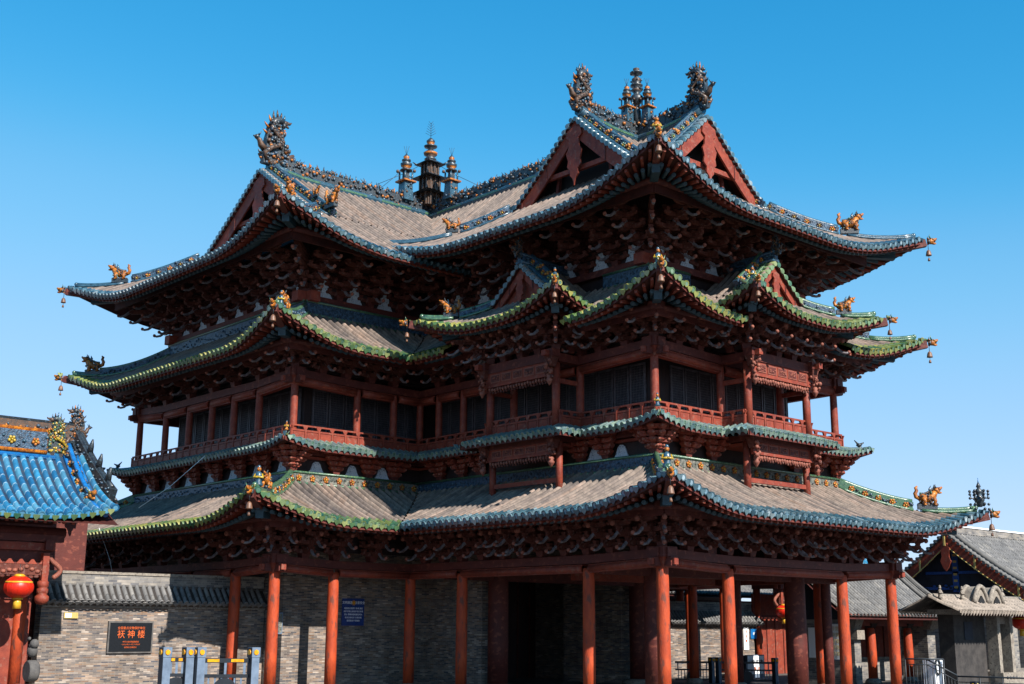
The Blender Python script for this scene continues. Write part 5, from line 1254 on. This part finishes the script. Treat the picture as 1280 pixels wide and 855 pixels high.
lantern((-15.5, 13.2, 4.15), 1.0, 'big red lantern under the blue-roofed gate on the left')
lantern((24.85, 13.2, 3.86), .95, 'red lantern left of the thick tower column on the right')
lantern((27.85, 13.2, 3.78), .95, 'red lantern right of the thick tower column on the right')
lantern((24.6, 0.2, 3.35), .95, 'red lantern at the right edge beside the porch column')
t = empty('drum_stone', (-15.0, 12.9, G), label='grey carved drum stone with a small lion beside the left gate', category='drum stone')
m = MB(); m.box((0, 0, .3), (.6, .7, .6), 'stone'); m.lathe((-.16, -.05, 1.0), [(.3, 0), (.33, .06), (.33, .26), (.3, .32)], 'greystone', 20, ax=(V(0, 1, 0), Z0, X0)); m.build('drum', t)
m = MB(); m.blob((0, 0, 1.6), (.17, .2, .2), 'greystone', 8, 6); m.blob((0, -.12, 1.82), .15, 'greystone', 8, 6)
for i in range(12): m.blob((random.uniform(-.14, .14), random.uniform(-.16, .08), random.uniform(1.65, 1.98)), .06, 'greystone', 5, 3)
m.build('lion', t)

# ---- hall roof behind the left gate ----------------------------------------
r = empty('rear_hall', (0, 0, 0), label='hall with brown tiled roof and orange ridge behind the blue-roofed gate', category='hall')
pr_ = lambda d: 9.9-.86*d+.04*d*d
gable_roof('tiled_roof', (0, 20.5, 0), (1, 0, 0), 3.6, -24, -11.0, pr_, r)
m = MB(); m.slab([(-24, 17.4), (-11.6, 17.4), (-11.6, 24), (-24, 24)], G, 7.2, 'red_dk'); m.build('hall_body', r)
m = MB(); ridge_line(m, [V(-24, 20.5, 9.85), V(-10.8, 20.5, 9.85)], .26, .72, 'g_brown', 'g_dark', relief=4, blossoms=['g_orange'], step=.55, capr=.1); m.build('ridge_crest', r)
ridge_dragon('ridge_dragon', r, (-11.0, 20.5, 9.95), (1, 0, 0), .75)
m = MB(); pts = [V(-11.0, 20.5-3.6*i/8, pr_(3.6*i/8)+.05) for i in range(9)]; ridge_line(m, pts, .3, .5, 'g_dark', 'g_dark', relief=3, step=.4)
for i in (3, 5, 7): m.tube([pts[i]+Z0*.55, pts[i]+Z0*.8+Y0*-.1, pts[i]+Z0*1.05-Y0*.2], [.12, .1, .03], 'g_dark', 6)
m.build('verge_ridge', r)
m = MB(); pts = [V(-12.3, 18.3-.35*i, 8.6-.35*i) for i in range(5)]
for i in range(9): m.tube([V(-12.5, 18.4-.17*i, 8.35-.16*i), V(-12.0, 18.3-.17*i, 8.33-.16*i)], .1, 't_blue', 7)
m.beam(V(-12.1, 18.3, 7.9), V(-12.1, 16.9, 6.9), .08, .7, 'red'); m.tube([V(-12.5, 18.4, 8.5), V(-12.5, 16.8, 7.1)], .1, 'g_green', 7); beast_head(m, V(-12.3, 16.7, 7.0), (0, -1, 0), .9); m.build('cross_gable', r)

# ---- halls on the right ----------------------------------------------------
r = empty('side_hall', (0, 0, 0), label='low side hall with grey tiled roof and red columns, right of the tower', category='hall')
ph = lambda d: 5.72-.95*d+.055*d*d
gable_roof('tiled_roof', (0, 6.7, 0), (1, 0, 0), 2.7, 16.6, 25.6, ph, r, back=.5, field='t_plain')
m = MB()
for i in range(30): m.tube([V(16.7+i*.3, 4.6, 3.86), V(16.7+i*.3, 4.05, 3.56)], .06, 'red', 6, mend='knob')
m.build('eave_rafters', r)
m = MB(); pts = [V(25.45, 6.7-2.65*i/8, ph(2.65*i/8)+.04+.12*(i/8)**3) for i in range(9)]; ridge_line(m, pts, .3, .2, 't_plain', 't_plain', step=.5, capr=.1); m.tube([p+V(-.5, 0, .05) for p in pts], .1, 't_plain', 7); m.tube([p+V(.35, 0, -.05) for p in pts], .12, 't_plain', 7)
figurine(m, pts[-1]+Z0*.2, (0, -1, 0), .8, 'stone'); m.build('verge_ridge', r)
for x in (19.94, 23.06): 
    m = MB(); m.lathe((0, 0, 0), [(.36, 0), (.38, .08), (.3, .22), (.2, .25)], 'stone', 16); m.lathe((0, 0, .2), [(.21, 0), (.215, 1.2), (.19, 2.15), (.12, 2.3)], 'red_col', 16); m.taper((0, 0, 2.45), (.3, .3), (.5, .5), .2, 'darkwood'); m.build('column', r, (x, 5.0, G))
m = MB(); m.box((21.3, 5.0, 3.28), (6, .25, .3), 'red'); m.box((21.3, 5.0, 3.52), (6.2, .35, .14), 'red_dk'); m.build('tie_beam', r)
m = MB(); m.box((21.3, 6.6, 1.12), (6.6, .2, 1.0), 'brick_big'); m.box((21.3, 6.58, 1.66), (6.6, .26, .09), 'stone'); m.box((21.3, 6.7, 2.6), (6.6, .1, 1.8), 'red'); m.box((21.3, 6.75, 4.2), (8.6, .2, 2.2), 'red_dk')
for i in range(9): m.box((18.4+i*.75, 6.63, 2.6), (.05, .06, 1.8), 'red_dk')
m.build('front_wall', r)
m = MB(); m.box((18.5, 5.4, 1.9), (.5, 1.2, 2.6), 'brick_big'); m.taper((18.5, 5.0, 3.0), (.5, .5), (.7, .9), .6, 'stone'); m.box((18.5, 4.85, 2.75), (.6, .5, .4), 'stone'); m.build('brick_pier', r); m = MB(); m.box((25.0, 5.6, 1.9), (.7, 1.4, 2.6), 'brick_big'); m.taper((25, 5.0, 3.0), (.7, .5), (.9, 1.1), .6, 'stone'); m.build('brick_pier', r)
m = MB(); m.box((17.35, 5.7, 2.0), (.2, 2.2, 3.0), 'brick_big'); m.prism([(-1.3, 3.4), (1.3, 3.4), (1.1, 5.5), (.9, 5.5)], .15, 'mural', V(17.2, 5.6, 0), V(0, 1, 0), Z0); m.build('side_wall', r)
r = empty('painted_hall', (0, 0, 0), label='large hall with painted gable and grey roof at the right edge', category='hall')
pb_ = lambda d: 7.95-.86*d+.035*d*d
def slopes(name, x0, x1, yc, half, p, par, f='t_plain'): return gable_roof(name, (0, yc, 0), (1, 0, 0), half, x0, x1, p, par, field=f)
slopes('tiled_roof', 30.1, 52, 6.6, 4.4, pb_, r)
m = MB(); m.slab([(31, 3.0), (50, 3.0), (50, 10.4), (31, 10.4)], G, 4.7, 'brick_big'); m.build('hall_body', r)
m = MB(); N = 12; pts = [(4.2*k/N, pb_(abs(4.2*k/N))-.2) for k in range(-N, N+1)]; poly = pts+[(4.2, 3.6), (-4.2, 3.6)]; m.prism([(x, z) for x, z in poly][::-1], .1, 'mural', V(31, 6.6, 0), V(0, 1, 0), Z0)
for z in (5.1, 5.9): m.box((30.9, 6.6, z), (.04, 5.6 if z < 5.5 else 3.4, .14), 'paintblue')
m.box((30.9, 6.6, 6.1), (.04, .34, 2.4), 'paintblue')
for k in range(7): m.box((30.87, 6.6, 5.15+k*.33), (.03, .2, .12), 'ochre'); 
for k in range(40): m.blob((30.88, 6.6+random.uniform(-2.9, 2.9), random.uniform(4.85, 5.25)), (.03, .12, .06), random.choice(['paintblue', 'mural', 'carve']), 5, 3)
m.build('painted_gable', r)
m = MB()
for sg in (-1, 1):
    for k in range(N):
        a, b = 4.45*k/N, 4.45*(k+1)/N; n = m.add([V(30.1, 6.6+sg*a, pb_(a)-.1), V(30.1, 6.6+sg*b, pb_(b)-.1), V(30.1, 6.6+sg*b, pb_(b)-.66), V(30.1, 6.6+sg*a, pb_(a)-.72)]+[V(30.2, 6.6+sg*a, pb_(a)-.1), V(30.2, 6.6+sg*b, pb_(b)-.1), V(30.2, 6.6+sg*b, pb_(b)-.66), V(30.2, 6.6+sg*a, pb_(a)-.72)])
        for f in ((0, 1, 2, 3), (7, 6, 5, 4), (0, 4, 5, 1), (3, 2, 6, 7)): m.face([n+i for i in f], 'red')
    m.tube([V(30.07, 6.6+sg*4.45*k/N, pb_(4.45*k/N)-.69) for k in range(N+1)], .03, 'ochre', 5)
    for q in (.35, .85): m.box((30.06, 6.6+sg*4.4*q, pb_(4.4*q)-.38), (.03, .1, .7), 'ochre')
m.build('bargeboard', r)
m = MB(); m.prism([(-.12, 0), (.12, 0), (.26, -.3), (.2, -.7), (.3, -.95), (.14, -1.3), (0, -1.45), (-.14, -1.3), (-.3, -.95), (-.2, -.7), (-.26, -.3)], .07, 'red', V(30.0, 6.6, 7.4), V(0, 1, 0), Z0); m.box((29.95, 6.6, 7.5), (.05, .1, .5), 'ochre'); m.build('gable_pendant', r)
m = MB()
for sg in (-1, 1):
    d = .1
    while d < 4.4: m.tube([V(30.4, 6.6+sg*d, pb_(d)+.02), V(29.95, 6.6+sg*d, pb_(d))], .09, 't_plain', 7); d += .22
    m.tube([V(30.6, 6.6+sg*4.4*k/N, pb_(4.4*k/N)+.14) for k in range(N+1)], .14, 't_plain', 8)
m.box((41, 6.6, 8.12), (21, .3, .36), 'brick_big'); m.box((41, 6.6, 8.33), (21, .4, .08), 'white'); m.build('verge_and_ridge', r)
m = MB(); m.slab([(24.4, .9), (34, .9), (34, 3.4), (24.4, 3.4)], G, 1.15, 'stone'); m.build('terrace', r)
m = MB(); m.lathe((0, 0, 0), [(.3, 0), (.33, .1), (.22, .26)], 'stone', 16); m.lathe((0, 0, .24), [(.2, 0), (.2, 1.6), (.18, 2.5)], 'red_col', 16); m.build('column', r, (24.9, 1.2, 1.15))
m = MB(); m.box((26.8, 2.1, 2.6), (.45, 1.0, 3.4), 'brick_big'); m.build('brick_pier', r)
t = empty('brick_pier', (27.6, 3.2, G), label='sunlit rough brick pier with openwork tile band between the two halls', category='pier')
m = MB(); m.box((0, 0, 1.35), (1.9, .6, 2.7), 'brick_big'); m.box((0, -.02, 2.76), (2.0, .66, .1), 'stone'); m.build('masonry', t)
m = MB()
for i in range(5):
    for j in range(2): m.lathe((-.7+i*.35, -.2, 3.0+j*.24), [(.11, 0), (.11, .06)], 'greystone', 8, ax=(X0, Z0, Y0))
m.box((0, 0, 3.4), (1.9, .3, .12), 'greystone'); m.build('openwork_band', t)
# stele pavilion
t = empty('stele_pavilion', (0, 0, 0), label='stone stele shelter with double arched roof, right of the tower', category='stele shelter')
m = MB(); m.slab([(19.1, .5), (21.75, .5), (21.75, 1.2), (19.1, 1.2)], G, 3.7, 'stele'); m.box((20.3, .48, 2.95), (.7, .03, .75), 'mural'); m.build('stele_slab', t)
m = MB()
for x in (21.95, 23.1): m.box((x, .2, 2.1), (.26, .5, 3.1), 'stone')
m.box((22.5, .5, 2.1), (.9, .1, 3.0), 'stele'); m.box((22.5, .25, 3.4), (.9, .2, .3), 'stone'); m.box((22.5, -.0, .95), (1.5, .4, .5), 'stone')
for i in range(4): m.blob((22.1+i*.27, -.2, 1.0), (.1, .04, .08), 'greystone', 6, 4)
m.build('side_niche', t)
m = MB()
for sg in (-1, 1):
    P = lambda a, wv: Vector((16.9+a, .3+sg*wv, 4.32-wv*.5+.04*wv*wv))
    tile_field(m, P, [i*.24 for i in range(33)], .24, lambda a: (0, 1.35), 't_stone', 't_stone', 0, r=.08, tdir=X0)
m.tube([V(16.9, .3, 4.36), V(24.8, .3, 4.36)], .1, 'stone', 8); m.box((20.8, .3, 3.72), (5.6, 1.5, .2), 'stone'); m.box((20.8, -.6, 3.62), (5.4, .1, .1), 'bracket'); m.build('tiled_roof', t)
def arch(x0, w_, h_):
    m = MB(); pts = []
    for k in range(19):
        u = k/18; z = h_*max(0, math.sin(math.pi*u))**.8; pts.append((x0+w_*(u-.12+.24*u), 4.1+z))
    for yy, rr in ((-.3, .1), (.3, .09)): m.tube([V(x, yy, z) for x, z in pts], rr, 'stone', 8)
    m.prism([(x, z) for x, z in pts][::-1], .65, 'stone', V(0, .03, 0), X0, Z0)
    q = [(x0+w_*u, 4.0+h_*.62*z) for u, z in ((.12, 0), (.3, .55), (.5, .95), (.7, .55), (.88, 0))]; m.prism(q[::-1], .05, 'black', V(0, -.33, 0), X0, Z0)
    m.build('arched_gable', t)
arch(19.6, .95, .7); arch(20.95, .95, .68)
m = MB()
for x in (17.1, 18.9, 20.65, 22.4, 24.6): figurine(m, V(x, -.1, 4.25), (0, -1, 0), .8, 'stone')
m.build('ridge_figurines', t, kind='stuff')

# ---- fences and street furniture -------------------------------------------
def gate_post(root, x, y, h, wd):
    m = MB(); m.box((x, y, G+(h-wd)/2), (wd, wd, h-wd), 'steel'); m.box((x-wd/2-.004, y, G+(h-wd)/2), (.008, wd*.96, h-wd-.02), 'fencepaint_and_shade'); m.build('post', root)  # thin dark sheet on the west face: its shade put into the colour
    m = MB(); m.box((x, y, G+h-wd*.55), (wd*1.12, wd*1.12, wd*1.15), 'steel'); m.box((x-wd*.565, y, G+h-wd*.55), (.01, wd*1.1, wd*1.1), 'fencepaint_and_shade'); m.build('post_cap', root)  # cap has the same dark west sheet, shade painted on
    m = MB(); m.lathe((x, y-wd*.56, G+h-wd*.55), [(wd*.33, 0), (wd*.3, .02)], 'reflector', 14, ax=(X0, Z0, V(0, -1, 0))); m.lathe((x-wd*.57, y, G+h-wd*.55), [(wd*.33, 0), (wd*.3, .02)], 'reflector', 14, ax=(V(0, 1, 0), Z0, V(-1, 0, 0))); m.build('reflector', root)
def gate_panel(root, a, b, z1, amber=True):
    a = V(*a, 0); b = V(*b, 0); d = (b-a).normalized(); ln = (b-a).length; m = MB()
    m.beam(a+Z0*z1, b+Z0*z1, .06, .09, 'fencepaint_and_shade'); m.beam(a+Z0*(z1-.32), b+Z0*(z1-.32), .06, .07, 'fencepaint_and_shade'); m.beam(a+Z0*(G+.15), b+Z0*(G+.15), .06, .07, 'fencepaint_and_shade')
    k = int(ln/.13)
    for i in range(1, k): p = a+d*ln*i/k; m.beam(p+Z0*(G+.15), p+Z0*(z1-.32), .035, .035, 'steel', up=d)
    for q in (.08, .5, .92): m.beam(a+d*ln*q+Z0*(z1-.3), a+d*ln*q+Z0*z1, .05, .05, 'steel', up=d)
    m.lathe(a+d*ln*.5+Z0*(z1-.62), [(.26, -.02), (.26, .02)], 'fencepaint_and_shade', 18, ax=(d, Z0, d.cross(Z0))); m.build('panel_frame', root)
    if amber:
        m = MB(); sd = d.cross(Z0)
        for q0, q1 in ((.1, .36), (.62, .9)): m.beam(a+d*ln*q0+Z0*z1+sd*.035, a+d*ln*q1+Z0*z1+sd*.035, .012, .06, 'reflector')
        m.build('reflective_strip', root)
t = empty('street_barrier', (0, 0, 0), label='steel barrier gate with amber reflectors in front of the left wall', category='barrier')
for x, y in ((-17.9, -1.63), (-17.47, -1.83), (-17.27, -1.95), (-16.28, -2.50)): gate_post(t, x, y, 1.97, .18)
gate_panel(t, (-17.8, -1.66), (-17.55, -1.8), 2.32); gate_panel(t, (-17.2, -1.98), (-16.38, -2.46), 2.3)
t = empty('street_barrier', (0, 0, 0), label='dark barrier with twin posts seen between the right tower columns', category='barrier')
for x, y in ((14.5, 9.8), (14.75, 9.62), (16.2, 7.6)): gate_post(t, x, y, 1.12, .2)
gate_panel(t, (14.85, 9.5), (16.15, 7.7), 1.5, False); gate_panel(t, (13.4, 11.0), (14.45, 9.9), 1.5, False)
t = empty('sign_box', (16.6, 9.0, G), label='pale board with characters behind the right barrier', category='sign')
m = MB(); m.box((0, 0, .72), (1.3, .12, 1.0), 'steel'); m.box((0, -.065, .78), (1.2, .01, .8), 'white'); m.box((-.72, 0, .6), (.16, .16, 1.2), 'fencepaint_and_shade'); m.build('board', t)
text('三结义楼文物', .17, 'iron', t, (0, -.08, .92), 0); text('景 区', .2, 'gilt', t, (.05, -.08, .58), 0)
t = empty('notice_board', (17.2, 5.25, 2.45), label='white board with ochre lettering on the side wall between the far right columns', category='notice board')
m = MB(); m.box((0, 0, 0), (.04, 1.0, 1.5), 'white'); m.box((.02, 0, 0), (.04, 1.1, 1.6), 'steel'); m.build('panel', t)
for k in range(5): text('景区导览', .2, 'ochre', t, (-.03, 0, .55-.27*k), -math.pi/2)
t = empty('white_notice', (17.2, 6.25, 2.4), label='tall blank white notice left of the ochre-lettered board', category='notice')
m = MB(); m.box((0, 0, 0), (.03, .4, 1.3), 'white'); m.build('sheet', t)
t = empty('handrail', (0, 0, 0), label='dark metal ramp handrail at the lower right edge', category='handrail')
m = MB()
def rail(p, q, zt, zt2, n):
    p = V(*p, 0); q = V(*q, 0); m.tube([p+Z0*zt, q+Z0*zt2], .03, 'iron', 8); m.tube([p+Z0*(zt-.2), q+Z0*(zt2-.2)], .018, 'iron', 6)
    for i in range(n+1): u = i/n; a = p.lerp(q, u); z = zt+(zt2-zt)*u; m.tube([a+Z0*G, a+Z0*(z-(.0 if i % 5 == 0 else .2))], .025 if i % 5 == 0 else .011, 'iron', 6)
rail((12.4, -1.1), (13.05, -2.3), 1.93, 1.93, 10); rail((12.8, -1.75), (13.25, -2.7), 1.93, 1.35, 10); rail((13.25, -2.7), (15.4, -6.8), 1.33, 1.28, 30)
m.build('rail_frame', t)
t = empty('service_cabinet', (15.0, -.75, G), label='white service cabinet with black hose behind the ramp handrail', category='cabinet')
m = MB(); m.box((0, 0, .65), (.6, .5, 1.3), 'white'); m.box((.1, -.255, .65), (.3, .01, 1.1), 'steel'); m.build('casing', t)
m = MB(); m.tube([V(-.15+.16*math.cos(a), -.3, 1.0+.3*math.sin(a)) for a in [i*.45 for i in range(15)]], .035, 'black', 6); m.build('hose', t)
t = empty('warning_light', (13.55, -3.2, G), label='small box with amber lamp below the ramp handrail', category='light'); m = MB(); m.box((0, 0, .28), (.3, .22, .56), 'fencepaint_and_shade'); m.box((.0, -.115, .42), (.12, .01, .16), 'ochre'); m.build('housing', t)
m = MB(); m.lathe((-.155, 0, .42), [(.07, 0), (.06, .02)], 'reflector', 12, ax=(V(0, 1, 0), Z0, V(-1, 0, 0))); m.build('lamp_lens', t)
t = empty('hanging_cable', (0, 0, 0), label='thin pale cable hanging from the skirt roof down the wing', category='cable')
m = MB(); m.tube([V(-6.0, 19.4, 9.8), V(-6.7, 20.9, 8.6), V(-7.4, 22.2, 7.75)], .012, 'white', 5); m.tube([V(-8.6, 23.2, 6.9), V(-8.3, 22.6, 5.6), V(-8.1, 22.2, 4.2)], .012, 'white', 5); m.build('wire', t)

# ---- halls behind --------------------------------------------------------
def back_hall(x0, x1, y, zr, zw, half, label):
    r = empty('rear_hall', (0, 0, 0), label=label, category='hall')
    p_ = lambda d: zr-.75*d+.03*d*d
    gable_roof('tiled_roof', (0, y, 0), (1, 0, 0), half, x0, x1, p_, r, field='t_plain')
    m = MB(); m.slab([(x0+1, y-half+1.4), (x1-1, y-half+1.4), (x1-1, y+half-1.4), (x0+1, y+half-1.4)], G, zw, 'red_dk'); m.build('hall_body', r)
    m = MB(); m.box(((x0+x1)/2, y, zr+.15), (x1-x0, .3, .4), 'greystone'); m.build('ridge', r)
    m = MB()
    for i in range(int((x1-x0-2)/1.6)): m.box((x0+1.6+i*1.6, y-half+1.36, G+1.6), (1.2, .06, 2.6), 'darkwood')
    m.build('door_row', r)
back_hall(-16, 14, 42, 9.6, 6.8, 5, 'grey-roofed hall far behind the tower, glimpsed under its eaves')
back_hall(19, 40, 24, 7.4, 4.6, 4, 'grey-roofed hall behind the wall to the right, seen between the columns')
